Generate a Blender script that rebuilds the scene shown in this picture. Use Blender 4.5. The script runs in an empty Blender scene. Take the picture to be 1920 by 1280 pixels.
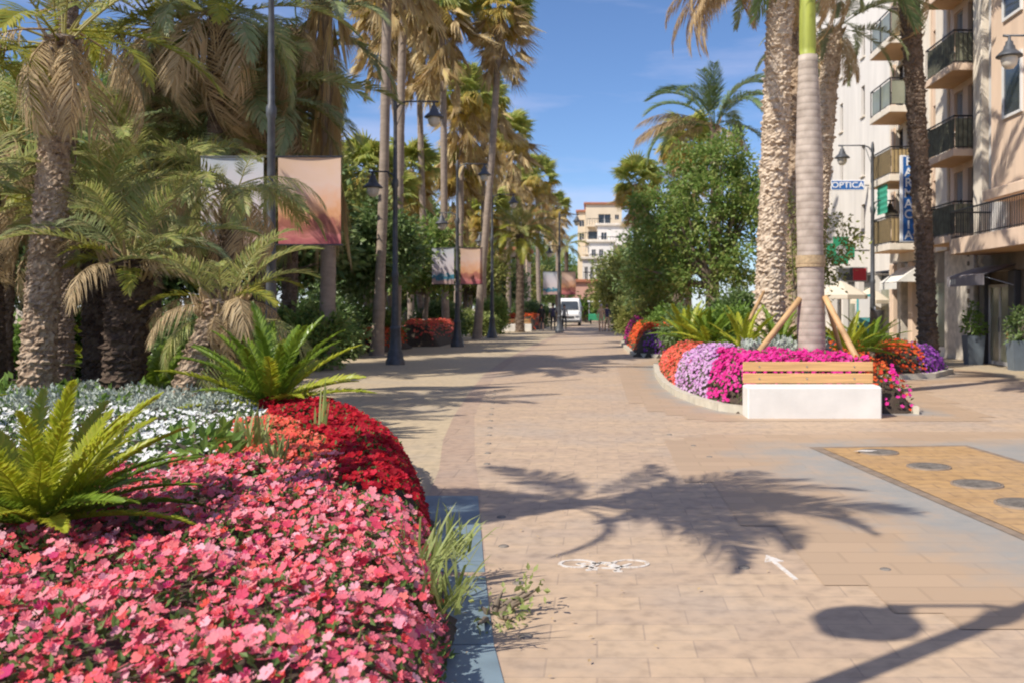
import bpy, math, random
import numpy as np
from mathutils import Vector, Matrix, Euler

# ------------------------------------------------------------------ camera, sky, sun, exposure
SC = bpy.context.scene
COL = SC.collection
FPX = 1800.0                      # focal length in photo pixels (photo is 1920 wide)
EYE = 1.6
VX, VY = 1120.0, 575.0            # vanishing point of the promenade in the photo
cam_d = bpy.data.cameras.new("camera")
cam = bpy.data.objects.new("camera", cam_d); COL.objects.link(cam)
cam.location = (0, 0, EYE)
cam.rotation_euler = (math.radians(90), 0, 0)
cam_d.sensor_width = 36.0
cam_d.lens = 36.0 * FPX / 1920.0
cam_d.shift_x = -(VX - 960.0) / 1920.0
cam_d.shift_y = -(640.0 - VY) / 1920.0
cam_d.clip_end = 2000
cam_d.dof.use_dof = True
cam_d.dof.focus_distance = 7.0
cam_d.dof.aperture_fstop = 3.4
SC.camera = cam

SUN_EL = math.radians(47)
SUN_DIR = Vector((0.78 * math.cos(SUN_EL), 0.626 * math.cos(SUN_EL), -math.sin(SUN_EL)))
W = bpy.data.worlds.new("World"); SC.world = W
W.use_nodes = True
wn, wl = W.node_tree.nodes, W.node_tree.links
bg = wn["Background"]
sky = wn.new("ShaderNodeTexSky"); sky.sky_type = 'NISHITA'; sky.sun_disc = False
sky.sun_elevation = SUN_EL; sky.sun_rotation = math.atan2(-0.78, -0.626)
sky.air_density = 1.0; sky.dust_density = 0.3; sky.ozone_density = 3.0; sky.altitude = 1200
# thin high cirrus mixed into the sky
tc = wn.new("ShaderNodeTexCoord"); mp = wn.new("ShaderNodeMapping")
mp.inputs["Scale"].default_value = (1.2, 1.2, 7.0)
nz = wn.new("ShaderNodeTexNoise"); nz.inputs["Scale"].default_value = 2.2; nz.inputs["Detail"].default_value = 7; nz.inputs["Roughness"].default_value = 0.55
cr = wn.new("ShaderNodeValToRGB")
cr.color_ramp.elements[0].position = 0.42; cr.color_ramp.elements[0].color = (0, 0, 0, 1)
cr.color_ramp.elements[1].position = 0.80; cr.color_ramp.elements[1].color = (.75, .75, .75, 1)
mx = wn.new("ShaderNodeMix"); mx.data_type = 'RGBA'
wl.new(tc.outputs["Generated"], mp.inputs["Vector"]); wl.new(mp.outputs["Vector"], nz.inputs["Vector"])
wl.new(nz.outputs["Fac"], cr.inputs["Fac"]); wl.new(cr.outputs["Color"], mx.inputs[0])
tn = wn.new("ShaderNodeMix"); tn.data_type = 'RGBA'; tn.blend_type = 'MULTIPLY'; tn.inputs[0].default_value = 1; tn.inputs[7].default_value = (.68, .77, .92, 1)
wl.new(sky.outputs["Color"], tn.inputs[6]); wl.new(tn.outputs[2], mx.inputs[6]); mx.inputs[7].default_value = (5.4, 5.2, 6.7, 1)
wl.new(mx.outputs[2], bg.inputs["Color"])
bg.inputs["Strength"].default_value = 0.105
sun_d = bpy.data.lights.new("sun", 'SUN'); sun = bpy.data.objects.new("sun", sun_d); COL.objects.link(sun)
sun_d.energy = 3.8; sun_d.angle = math.radians(0.5); sun_d.color = (1.0, 0.93, 0.82)
sun.rotation_euler = SUN_DIR.to_track_quat('-Z', 'Y').to_euler()
sun.location = (-20, -16, 30)
vs = SC.view_settings
vs.view_transform = 'Standard'; vs.look = 'None'; vs.gamma = 1; vs.exposure = 0.6
vs.use_curve_mapping = False
SC.render.engine = 'CYCLES'
SC.cycles.use_denoising = True
SC.cycles.max_bounces = 6; SC.cycles.diffuse_bounces = 4; SC.cycles.glossy_bounces = 2
SC.cycles.transmission_bounces = 3; SC.cycles.transparent_max_bounces = 6
SC.cycles.caustics_reflective = False; SC.cycles.caustics_refractive = False
SC.cycles.filter_width = 2.0

# ------------------------------------------------------------------ helpers
def gx(px, d): return (px - VX) / FPX * d
def gz(py, d): return EYE - (py - VY) / FPX * d
def gd(py, z=0.0): return FPX * (EYE - z) / (py - VY)
def G(px, py, z=0.0):
    d = gd(py, z); return (gx(px, d), d)
def RNG(s): return np.random.default_rng(s)

class MB:
    """collects vertices and faces, then links them as one mesh object"""
    def __init__(s): s.v = []; s.n = 0; s.lv = []; s.lt = []; s.mi = []; s.sm = []
    def add(s, v, f, m=0, smooth=False):
        v = np.asarray(v, float).reshape(-1, 3)
        f = np.asarray(f, int)
        s.v.append(v)
        s.lv.append((f + s.n).ravel()); s.lt.append(np.full(len(f), f.shape[1]))
        s.mi.append(np.full(len(f), m)); s.sm.append(np.full(len(f), smooth))
        s.n += len(v)
    def inst(s, tv, tf, M, m=0, smooth=False):
        """copies of a template shape, one per 4x4 matrix"""
        tv = np.asarray(tv, float); tf = np.asarray(tf, int); M = np.asarray(M)
        n = len(M)
        if n == 0: return
        v = np.einsum('nij,kj->nki', M[:, :3, :3], tv) + M[:, None, :3, 3]
        f = tf[None] + (np.arange(n) * len(tv))[:, None, None]
        s.add(v.reshape(-1, 3), f.reshape(-1, tf.shape[1]), m, smooth)
    def box(s, a, b, m=0):
        x0, y0, z0 = a; x1, y1, z1 = b
        s.add([(x0,y0,z0),(x1,y0,z0),(x1,y1,z0),(x0,y1,z0),(x0,y0,z1),(x1,y0,z1),(x1,y1,z1),(x0,y1,z1)],
              [(0,3,2,1),(4,5,6,7),(0,1,5,4),(1,2,6,5),(2,3,7,6),(3,0,4,7)], m)
    def bbox(s, a, b, r=0.02, m=0):
        """box with bevelled edges"""
        a = np.array(a, float); b = np.array(b, float); c = (a + b) / 2; h = (b - a) / 2
        r = min(r, h.min() * .9)
        v = []; idx = {}
        for sx in (-1, 1):
            for sy in (-1, 1):
                for sz in (-1, 1):
                    for k in range(3):
                        o = np.array([sx, sy, sz]) * h
                        for j in range(3):
                            if j != k: o[j] -= np.array([sx, sy, sz])[j] * r
                        idx[(sx, sy, sz, k)] = len(v); v.append(c + o)
        q = []; t = []
        for k in range(3):
            i, j = [x for x in range(3) if x != k]
            for sg in (-1, 1):
                loop = []
                for (si, sj) in ((-1,-1),(1,-1),(1,1),(-1,1)):
                    key = [0,0,0]; key[k] = sg; key[i] = si; key[j] = sj
                    loop.append(idx[tuple(key) + (k,)])
                if (sg < 0) != (k == 1): loop = loop[::-1]
                q.append(loop)
            for si in (-1, 1):
                for sj in (-1, 1):
                    def K(e, kk):
                        key = [0,0,0]; key[k] = e; key[i] = si; key[j] = sj; return idx[tuple(key) + (kk,)]
                    q.append([K(-1, i), K(1, i), K(1, j), K(-1, j)])
        for sx in (-1, 1):
            for sy in (-1, 1):
                for sz in (-1, 1): t.append([idx[(sx, sy, sz, k)] for k in range(3)])
        s.add(v, q, m); n0 = s.n - len(v)
        s.lv.append(np.array(t).ravel() + n0); s.lt.append(np.full(8, 3)); s.mi.append(np.full(8, m)); s.sm.append(np.full(8, False))
    def tube(s, pts, rad, k=8, m=0, cap=True, smooth=True):
        pts = np.asarray(pts, float); n = len(pts)
        rad = np.broadcast_to(np.asarray(rad, float), (n,))
        tan = np.gradient(pts, axis=0); tan /= np.linalg.norm(tan, axis=1)[:, None] + 1e-9
        ref = np.array([0, 1, 0]) if abs(tan[0][1]) < .9 else np.array([1, 0, 0])
        u = np.cross(tan, ref); u /= np.linalg.norm(u, axis=1)[:, None] + 1e-9
        w = np.cross(tan, u)
        a = np.arange(k) / k * 2 * math.pi
        v = pts[:, None] + rad[:, None, None] * (np.cos(a)[None, :, None] * u[:, None] + np.sin(a)[None, :, None] * w[:, None])
        i = np.arange(n - 1)[:, None] * k; j = np.arange(k)[None]
        f = np.stack([i + j, i + (j + 1) % k, i + k + (j + 1) % k, i + k + j], -1).reshape(-1, 4)
        s.add(v.reshape(-1, 3), f, m, smooth)
        if cap:
            n0 = s.n - n * k
            for r0 in (0, (n - 1) * k):
                s.lv.append(np.arange(k) + n0 + r0); s.lt.append(np.array([k])); s.mi.append(np.array([m])); s.sm.append(np.array([False]))
    def lathe(s, prof, c=(0, 0, 0), k=16, m=0, smooth=True):
        prof = np.asarray(prof, float); n = len(prof)
        a = np.arange(k) / k * 2 * math.pi
        v = np.stack([prof[:, None, 0] * np.cos(a), prof[:, None, 0] * np.sin(a), np.repeat(prof[:, 1:2], k, 1)], -1) + np.array(c)
        i = np.arange(n - 1)[:, None] * k; j = np.arange(k)[None]
        f = np.stack([i + j, i + (j + 1) % k, i + k + (j + 1) % k, i + k + j], -1).reshape(-1, 4)
        s.add(v.reshape(-1, 3), f, m, smooth)
    def poly(s, pts, z, m=0):
        pts = [(p[0], p[1], z) for p in pts]
        s.add(pts, [list(range(len(pts)))], m)
    def prism(s, pts, z0, z1, m=0):
        n = len(pts)
        s.add([(p[0], p[1], z0) for p in pts] + [(p[0], p[1], z1) for p in pts], [(i, (i+1) % n, n + (i+1) % n, n + i) for i in range(n)], m)
        n0 = s.n - 2 * n
        s.lv.append(np.arange(n) + n0 + n); s.lt.append(np.array([n])); s.mi.append(np.array([m])); s.sm.append(np.array([False]))
    def mesh(s, name, mats):
        me = bpy.data.meshes.new(name)
        v = np.concatenate(s.v); lv = np.concatenate(s.lv).astype(np.int32); lt = np.concatenate(s.lt).astype(np.int32)
        me.vertices.add(len(v)); me.vertices.foreach_set("co", v.ravel().astype(np.float32))
        me.loops.add(len(lv)); me.loops.foreach_set("vertex_index", lv)
        me.polygons.add(len(lt)); ls = np.concatenate([[0], np.cumsum(lt)[:-1]]).astype(np.int32)
        me.polygons.foreach_set("loop_start", ls); me.polygons.foreach_set("loop_total", lt)
        me.polygons.foreach_set("material_index", np.concatenate(s.mi).astype(np.int32))
        me.polygons.foreach_set("use_smooth", np.concatenate(s.sm).astype(bool))
        for m in (mats if isinstance(mats, (list, tuple)) else [mats]): me.materials.append(m)
        me.update(calc_edges=True); me.validate()
        return me
    def build(s, name, mats, parent=None):
        return link(name, s.mesh(name, mats), parent)

def link(name, data, parent=None, M=None):
    o = bpy.data.objects.new(name, data); COL.objects.link(o)
    if parent is not None: o.parent = parent
    if M is not None: o.matrix_local = M
    return o
def tag(o, label=None, cat=None, group=None, kind=None):
    if label: o["label"] = label
    if cat: o["category"] = cat
    if group: o["group"] = group
    if kind: o["kind"] = kind
    return o
def thing(name, loc, label, cat, group=None, rz=0.0):
    o = bpy.data.objects.new(name, None); COL.objects.link(o)
    o.location = loc; o.rotation_euler = (0, 0, rz); o.empty_display_size = .2
    return tag(o, label, cat, group)
def copy_tree(o, parent=None, kids=None):
    c = o.copy(); COL.objects.link(c)
    if parent is not None: c.parent = parent
    for ch in list(o.children): copy_tree(ch, c)
    return c
def trs(loc, az=0, el=0, roll=0, sc=1.0):
    return Matrix.Translation(loc) @ Matrix.Rotation(az, 4, 'Z') @ Matrix.Rotation(-el, 4, 'Y') @ Matrix.Rotation(roll, 4, 'X') @ Matrix.Scale(sc, 4)

# ------------------------------------------------------------------ materials
def new_mat(name):
    m = bpy.data.materials.new(name); m.use_nodes = True
    return m, m.node_tree.nodes, m.node_tree.links, m.node_tree.nodes["Principled BSDF"]
def ramp(n, stops):
    r = n.new("ShaderNodeValToRGB"); e = r.color_ramp.elements
    while len(e) < len(stops): e.new(0.5)
    for el, (p, c) in zip(e, stops): el.position = p; el.color = (*c, 1)
    return r
def mat(name, col, rough=.6, var=.15, scale=6.0, bump=0.0, bscale=30.0, metal=0.0, spec=.5, stretch=(1, 1, 1)):
    """plain surface with noise variation of its own colour and optional bump"""
    m, n, l, p = new_mat(name)
    p.inputs["Roughness"].default_value = rough; p.inputs["Metallic"].default_value = metal
    p.inputs["Specular IOR Level"].default_value = spec
    t = n.new("ShaderNodeTexCoord"); mpn = n.new("ShaderNodeMapping"); mpn.inputs["Scale"].default_value = stretch
    l.new(t.outputs["Object"], mpn.inputs["Vector"])
    z = n.new("ShaderNodeTexNoise"); z.inputs["Scale"].default_value = scale; z.inputs["Detail"].default_value = 6
    l.new(mpn.outputs["Vector"], z.inputs["Vector"])
    c = np.array(col)
    r = ramp(n, [(.3, tuple(c * (1 - var))), (.7, tuple(np.minimum(c * (1 + var), 1)))])
    l.new(z.outputs["Fac"], r.inputs["Fac"]); l.new(r.outputs["Color"], p.inputs["Base Color"])
    if bump:
        z2 = n.new("ShaderNodeTexNoise"); z2.inputs["Scale"].default_value = bscale; z2.inputs["Detail"].default_value = 5
        l.new(mpn.outputs["Vector"], z2.inputs["Vector"])
        b = n.new("ShaderNodeBump"); b.inputs["Strength"].default_value = bump; b.inputs["Distance"].default_value = .02
        l.new(z2.outputs["Fac"], b.inputs["Height"]); l.new(b.outputs["Normal"], p.inputs["Normal"])
    return m
def leaf(name, cols, trans=.35, rough=.5, spec=.35):
    """foliage or petals: each separate leaf takes its own colour from the list"""
    m, n, l, p = new_mat(name)
    g = n.new("ShaderNodeNewGeometry")
    k = len(cols)
    r = ramp(n, [(i / max(k - 1, 1), c) for i, c in enumerate(cols)])
    l.new(g.outputs["Random Per Island"], r.inputs["Fac"])
    l.new(r.outputs["Color"], p.inputs["Base Color"])
    p.inputs["Roughness"].default_value = rough; p.inputs["Specular IOR Level"].default_value = spec
    t = n.new("ShaderNodeBsdfTranslucent"); l.new(r.outputs["Color"], t.inputs["Color"])
    x = n.new("ShaderNodeMixShader"); x.inputs[0].default_value = trans
    l.new(p.outputs[0], x.inputs[1]); l.new(t.outputs[0], x.inputs[2]); l.new(x.outputs[0], n["Material Output"].inputs["Surface"])
    return m

def paving(name, c1, c2, mortar, bw, bh, stain=.5, rot=0.0, msize=.012, stain_col=(.30, .28, .27), bright=1.0):
    m, n, l, p = new_mat(name)
    t = n.new("ShaderNodeTexCoord"); mpn = n.new("ShaderNodeMapping"); mpn.inputs["Rotation"].default_value = (0, 0, rot)
    l.new(t.outputs["Object"], mpn.inputs["Vector"])
    b = n.new("ShaderNodeTexBrick"); b.inputs["Scale"].default_value = 1.0
    b.inputs["Brick Width"].default_value = bw; b.inputs["Row Height"].default_value = bh
    b.inputs["Mortar Size"].default_value = msize; b.inputs["Mortar Smooth"].default_value = .4
    b.inputs["Color1"].default_value = (*c1, 1); b.inputs["Color2"].default_value = (*c2, 1); b.inputs["Mortar"].default_value = (*mortar, 1)
    l.new(mpn.outputs["Vector"], b.inputs["Vector"])
    z = n.new("ShaderNodeTexNoise"); z.inputs["Scale"].default_value = .55; z.inputs["Detail"].default_value = 8; z.inputs["Roughness"].default_value = .62
    l.new(t.outputs["Object"], z.inputs["Vector"])
    rs = ramp(n, [(.48, (0, 0, 0)), (.72, (stain, stain, stain))]); l.new(z.outputs["Fac"], rs.inputs["Fac"])
    mxn = n.new("ShaderNodeMix"); mxn.data_type = 'RGBA'
    l.new(rs.outputs["Color"], mxn.inputs[0]); l.new(b.outputs["Color"], mxn.inputs[6]); mxn.inputs[7].default_value = (*stain_col, 1)
    z2 = n.new("ShaderNodeTexNoise"); z2.inputs["Scale"].default_value = 9; z2.inputs["Detail"].default_value = 8; l.new(t.outputs["Object"], z2.inputs["Vector"])
    r2 = ramp(n, [(.25, (.74, .74, .75)), (.5, (1, 1, 1)), (.75, (1.16, 1.14, 1.11))]); l.new(z2.outputs["Fac"], r2.inputs["Fac"])
    m2 = n.new("ShaderNodeMix"); m2.data_type = 'RGBA'; m2.blend_type = 'MULTIPLY'; m2.inputs[0].default_value = 1
    l.new(mxn.outputs[2], m2.inputs[6]); l.new(r2.outputs["Color"], m2.inputs[7])
    l.new(m2.outputs[2], p.inputs["Base Color"])
    p.inputs["Roughness"].default_value = .62; p.inputs["Specular IOR Level"].default_value = .35
    bp = n.new("ShaderNodeBump"); bp.inputs["Strength"].default_value = .2; bp.inputs["Distance"].default_value = .006
    l.new(b.outputs["Fac"], bp.inputs["Height"]); bp.invert = True
    l.new(bp.outputs["Normal"], p.inputs["Normal"])
    return m

M = {}
M['plaza'] = paving('beige_paving', (.50, .40, .265), (.46, .365, .245), (.40, .31, .21), .62, .31, .35, msize=.006)
M['prom'] = paving('pink_paving', (.505, .37, .25), (.435, .32, .228), (.385, .285, .205), .46, .23, .6, stain_col=(.38, .325, .28), msize=.006)
M['band'] = paving('border_paving', (.43, .31, .225), (.40, .285, .21), (.31, .225, .165), .9, .45, .4, msize=.010)
M['slate'] = mat('slate', (.17, .23, .27), .5, .2, 3, .15, 12)
M['panel'] = paving('orange_paving', (.46, .285, .125), (.41, .25, .112), (.33, .205, .105), .4, .2, .25)
M['panel_edge'] = mat('dark_brick_edge', (.24, .18, .13), .7, .25, 8)
M['soil'] = mat('soil', (.06, .042, .028), .9, .4, 12, .5, 40)
M['kerb'] = mat('cream_kerb_stone', (.55, .50, .40), .7, .15, 5, .2, 30)
M['white'] = mat('white_painted_concrete', (.74, .72, .67), .65, .09, 2.2, .12, 25)
M['wood'] = mat('orange_wood', (.62, .36, .15), .5, .18, 3, .1, 20, stretch=(.6, 14, 14))
M['stake'] = mat('pine_stake', (.52, .32, .15), .6, .25, 4, .2, 30)
M['metal'] = mat('dark_cast_iron', (.085, .09, .10), .5, .25, 8, metal=.25)
M['steel'] = mat('brushed_steel', (.45, .46, .48), .35, .1, 10, metal=.9)
M['paint'] = mat('white_road_paint', (.66, .63, .59), .7, .22, 30)
def worn_paint():
    m, n, l, p = new_mat('worn_road_paint'); t = n.new("ShaderNodeTexCoord"); z = n.new("ShaderNodeTexNoise"); z.inputs["Scale"].default_value = 28; z.inputs["Detail"].default_value = 7; z.inputs["Roughness"].default_value = .7
    l.new(t.outputs["Object"], z.inputs["Vector"]); r = ramp(n, [(.38, (.46, .35, .25)), (.48, (.62, .57, .51)), (.7, (.70, .67, .63))]); l.new(z.outputs["Fac"], r.inputs["Fac"]); l.new(r.outputs["Color"], p.inputs["Base Color"]); p.inputs["Roughness"].default_value = .75
    return m
M['paint'] = worn_paint()
M['glass'] = mat('window_glass', (.05, .06, .07), .08, .2, 2, spec=.8)
M['frost'] = mat('lamp_glass', (.62, .58, .50), .25, .06, 8)
M['royal'] = None
M['leaf_phx'] = leaf('date_palm_green', [(.27, .32, .08), (.37, .39, .12), (.29, .35, .10), (.50, .44, .17), (.24, .32, .12), (.56, .45, .22)], .42, .48)
M['leaf_yel'] = leaf('sunlit_yellow_frond', [(.30, .33, .05), (.40, .36, .05), (.22, .30, .06)], .4, .45)
M['leaf_blue'] = leaf('grey_green_frond', [(.27, .34, .15), (.35, .39, .20), (.24, .31, .14), (.48, .41, .22)], .4)
M['leaf_dry'] = leaf('dry_frond', [(.54, .40, .22), (.64, .49, .29), (.42, .30, .16), (.68, .55, .36)], .4, .7, .2)
M['leaf_queen'] = leaf('queen_palm_green', [(.15, .23, .085), (.20, .28, .11), (.13, .20, .09), (.30, .29, .14)], .38)
M['leaf_wash'] = leaf('fan_palm_green', [(.30, .39, .08), (.42, .46, .11), (.55, .52, .15), (.26, .35, .10)], .48)
M['leaf_wyel'] = leaf('fan_palm_yellow', [(.58, .45, .10), (.66, .48, .11), (.48, .42, .12), (.60, .40, .12)], .4)
M['leaf_wdry'] = leaf('fan_palm_thatch', [(.62, .48, .25), (.70, .55, .30), (.50, .36, .19), (.72, .60, .36), (.66, .54, .22)], .4, .75, .2)
M['leaf_cycad'] = leaf('cycad_green', [(.17, .27, .025), (.24, .34, .04), (.14, .23, .03)], .4, .35, .5)
M['leaf_cycad_y'] = leaf('cycad_yellow_green', [(.50, .52, .04), (.42, .48, .05), (.58, .54, .07)], .48, .4, .45)
M['leaf_ficus'] = leaf('ficus_leaf', [(.17, .28, .06), (.25, .36, .085), (.12, .21, .05), (.34, .41, .11), (.28, .30, .10)], .42, .45, .4)
M['leaf_dark'] = leaf('dark_tree_leaf', [(.12, .20, .06), (.17, .26, .08), (.24, .31, .12), (.10, .17, .06)], .36, .42, .45)
M['leaf_olive'] = leaf('olive_tree_leaf', [(.25, .28, .07), (.32, .34, .10), (.20, .24, .07), (.40, .36, .12)], .38)
M['leaf_bush'] = leaf('bush_leaf', [(.14, .25, .045), (.22, .34, .06), (.11, .19, .04)], .36)
M['leaf_bed'] = leaf('bedding_leaf', [(.07, .13, .03), (.12, .20, .05), (.17, .25, .07)], .3)
M['leaf_silver'] = leaf('silver_leaf', [(.42, .46, .40), (.52, .55, .49), (.30, .37, .31), (.58, .60, .54)], .2, .7, .2)
M['leaf_lime'] = leaf('pale_grass', [(.30, .36, .10), (.38, .42, .16), (.24, .31, .08)], .4)
M['fl_coral'] = leaf('coral_petals', [(.82, .10, .12), (.85, .20, .25), (.87, .34, .42), (.85, .13, .09), (.88, .50, .58), (.76, .06, .13), (.87, .28, .33), (.83, .16, .22), (.88, .42, .52), (.84, .11, .10), (.6, .06, .2)], .35, .6, .2)
M['fl_orange'] = leaf('orange_coral_petals', [(.80, .12, .07), (.82, .20, .12), (.78, .07, .06), (.85, .25, .2)], .3, .6, .2)
M['fl_red'] = leaf('crimson_petals', [(.40, .006, .018), (.55, .012, .025), (.30, .005, .015), (.62, .02, .05)], .3, .6, .2)
M['fl_white'] = leaf('white_petals', [(.86, .86, .84), (.80, .82, .80), (.88, .85, .86)], .25, .6, .2)
M['fl_magenta'] = leaf('magenta_petals', [(.70, .015, .25), (.78, .04, .34), (.60, .01, .2), (.8, .12, .42)], .3, .6, .2)
M['fl_lilac'] = leaf('lilac_petals', [(.62, .33, .62), (.70, .45, .70), (.52, .2, .5), (.75, .55, .74)], .3, .6, .2)
M['fl_flame'] = leaf('orange_red_petals', [(.72, .10, .02), (.66, .06, .02), (.75, .17, .04), (.6, .03, .03)], .3, .6, .2)
M['fl_violet'] = leaf('violet_petals', [(.30, .05, .42), (.42, .14, .55), (.22, .03, .3)], .3, .6, .2)
M['bark'] = mat('grey_bark', (.20, .155, .115), .85, .3, 6, .6, 14, stretch=(1, 1, .3))
M['bark_w'] = mat('washingtonia_bark', (.30, .235, .185), .85, .2, 3, .5, 10, stretch=(1, 1, 3))

def bark_scales(name, cols, bump=.5):
    m, n, l, p = new_mat(name)
    t = n.new("ShaderNodeTexCoord")
    v = n.new("ShaderNodeTexVoronoi"); v.inputs["Scale"].default_value = 11.0
    z = n.new("ShaderNodeTexNoise"); z.inputs["Scale"].default_value = 22; z.inputs["Detail"].default_value = 6
    l.new(t.outputs["Object"], v.inputs["Vector"]); l.new(t.outputs["Object"], z.inputs["Vector"])
    ad = n.new("ShaderNodeMath"); ad.operation = 'MULTIPLY_ADD'; ad.inputs[1].default_value = .45
    sp = n.new("ShaderNodeSeparateColor"); l.new(v.outputs["Color"], sp.inputs["Color"])
    l.new(sp.outputs[0], ad.inputs[0]); l.new(z.outputs["Fac"], ad.inputs[2])
    k = len(cols); r = ramp(n, [(.3 + .65 * i / (k - 1), c) for i, c in enumerate(cols)])
    l.new(ad.outputs[0], r.inputs["Fac"]); l.new(r.outputs["Color"], p.inputs["Base Color"])
    p.inputs["Roughness"].default_value = .9; p.inputs["Specular IOR Level"].default_value = .2
    b = n.new("ShaderNodeBump"); b.inputs["Strength"].default_value = bump; b.inputs["Distance"].default_value = .03
    l.new(z.outputs["Fac"], b.inputs["Height"]); l.new(b.outputs["Normal"], p.inputs["Normal"])
    return m
M['bark_date'] = bark_scales('date_palm_bark', [(.10, .065, .045), (.25, .175, .12), (.36, .265, .185), (.46, .35, .25)])
M['bark_dark'] = bark_scales('dark_palm_bark', [(.035, .024, .018), (.075, .05, .037), (.12, .085, .06)])
M['bark_pale'] = bark_scales('pale_palm_bark', [(.22, .16, .115), (.42, .325, .235), (.56, .45, .34), (.62, .52, .41)])
M['bark_brown'] = bark_scales('brown_palm_bark', [(.07, .05, .037), (.15, .11, .08), (.22, .165, .125)])
def royal_bark():
    m, n, l, p = new_mat('royal_palm_bark')
    t = n.new("ShaderNodeTexCoord")
    wv = n.new("ShaderNodeTexWave"); wv.bands_direction = 'Z'; wv.inputs["Scale"].default_value = 2.6; wv.inputs["Distortion"].default_value = .6
    wv.inputs["Detail"].default_value = 3; wv.inputs["Detail Scale"].default_value = 2
    z = n.new("ShaderNodeTexNoise"); z.inputs["Scale"].default_value = 5; z.inputs["Detail"].default_value = 8
    l.new(t.outputs["Object"], wv.inputs["Vector"]); l.new(t.outputs["Object"], z.inputs["Vector"])
    r = ramp(n, [(0, (.36, .30, .25)), (.12, (.46, .385, .32)), (1, (.50, .42, .35))]); l.new(wv.outputs["Fac"], r.inputs["Fac"])
    r2 = ramp(n, [(.3, (.66, .64, .62)), (.7, (1.12, 1.12, 1.12))]); l.new(z.outputs["Fac"], r2.inputs["Fac"])
    mm = n.new("ShaderNodeMix"); mm.data_type = 'RGBA'; mm.blend_type = 'MULTIPLY'; mm.inputs[0].default_value = 1
    l.new(r.outputs["Color"], mm.inputs[6]); l.new(r2.outputs["Color"], mm.inputs[7]); l.new(mm.outputs[2], p.inputs["Base Color"])
    p.inputs["Roughness"].default_value = .7
    b = n.new("ShaderNodeBump"); b.inputs["Strength"].default_value = .2; b.inputs["Distance"].default_value = .012
    l.new(wv.outputs["Fac"], b.inputs["Height"]); l.new(b.outputs["Normal"], p.inputs["Normal"])
    return m
M['royal'] = royal_bark()
M['shaft'] = mat('green_crownshaft', (.34, .38, .06), .55, .32, 7, .15, 25, stretch=(1, 1, .12))

# ------------------------------------------------------------------ plant shapes
def feather(L, n, ll, lw, arch, vang=.35, droop=.15, seed=0, a0=0.0, rr=.012, start=.14, profile=0):
    """one pinnate frond along +X: midrib and leaflet pairs. returns an MB with material 0"""
    r = RNG(seed); mb = MB()
    t = np.linspace(0, 1, 14)
    ang = a0 - arch * t ** 1.35
    ds = L / 13
    x = np.concatenate([[0], np.cumsum(np.cos(ang[:-1]) * ds)]); z = np.concatenate([[0], np.cumsum(np.sin(ang[:-1]) * ds)])
    y = np.cumsum(r.normal(0, .004, 14)) * L
    pts = np.stack([x, y, z], 1)
    mb.tube(pts, rr * (1.15 - t), k=4, cap=False)
    ti = np.repeat(np.linspace(start, .995, n), 2); sd = np.tile([1., -1.], n)
    ti = np.clip(ti + r.normal(0, .25 / n, 2 * n), start, 1)
    P = np.stack([np.interp(ti, t, pts[:, k]) for k in range(3)], 1)
    a = np.interp(ti, t, ang)
    T = np.stack([np.cos(a), 0 * a, np.sin(a)], 1); N = np.stack([-np.sin(a), 0 * a, np.cos(a)], 1); B = np.array([0, 1., 0])[None] * sd[:, None]
    s = (ti - start) / (1 - start)
    if profile == 0: ln = ll * np.clip(.45 + 2.4 * s, 0, 1) * np.clip(1.0 - .72 * s ** 2.2, .2, 1)
    else: ln = ll * np.clip(.5 + 4 * s, 0, 1) * np.clip(1.0 - .8 * s ** 5, .15, 1)
    ln = ln * (1 + r.normal(0, .1, 2 * n))
    ph = np.radians(68 - 38 * s + r.normal(0, 6, 2 * n)); vg = vang + r.normal(0, .14, 2 * n)
    D = T * np.cos(ph)[:, None] + (B * np.cos(vg)[:, None] + N * np.sin(vg)[:, None]) * np.sin(ph)[:, None]
    Wd = T - D * (T * D).sum(1)[:, None]; Wd /= np.linalg.norm(Wd, axis=1)[:, None] + 1e-9
    g = np.array([0, 0, -1.])
    mid = P + D * (ln * .5)[:, None] + g * (droop * ln * .18)[:, None]
    end = P + D * ln[:, None] * .97 + g * (droop * ln)[:, None]
    w = Wd * (lw / 2)
    v = np.stack([P - w * .6, P + w * .6, mid + w, mid - w, end], 1).reshape(-1, 3)
    k = np.arange(2 * n)[:, None] * 5
    mb.add(v, k + np.array([[0, 1, 2, 3]])); mb.lv.append((k + np.array([[3, 2, 4]]) + mb.n - len(v)).ravel()); mb.lt.append(np.full(2 * n, 3)); mb.mi.append(np.zeros(2 * n)); mb.sm.append(np.zeros(2 * n))
    return mb

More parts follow.
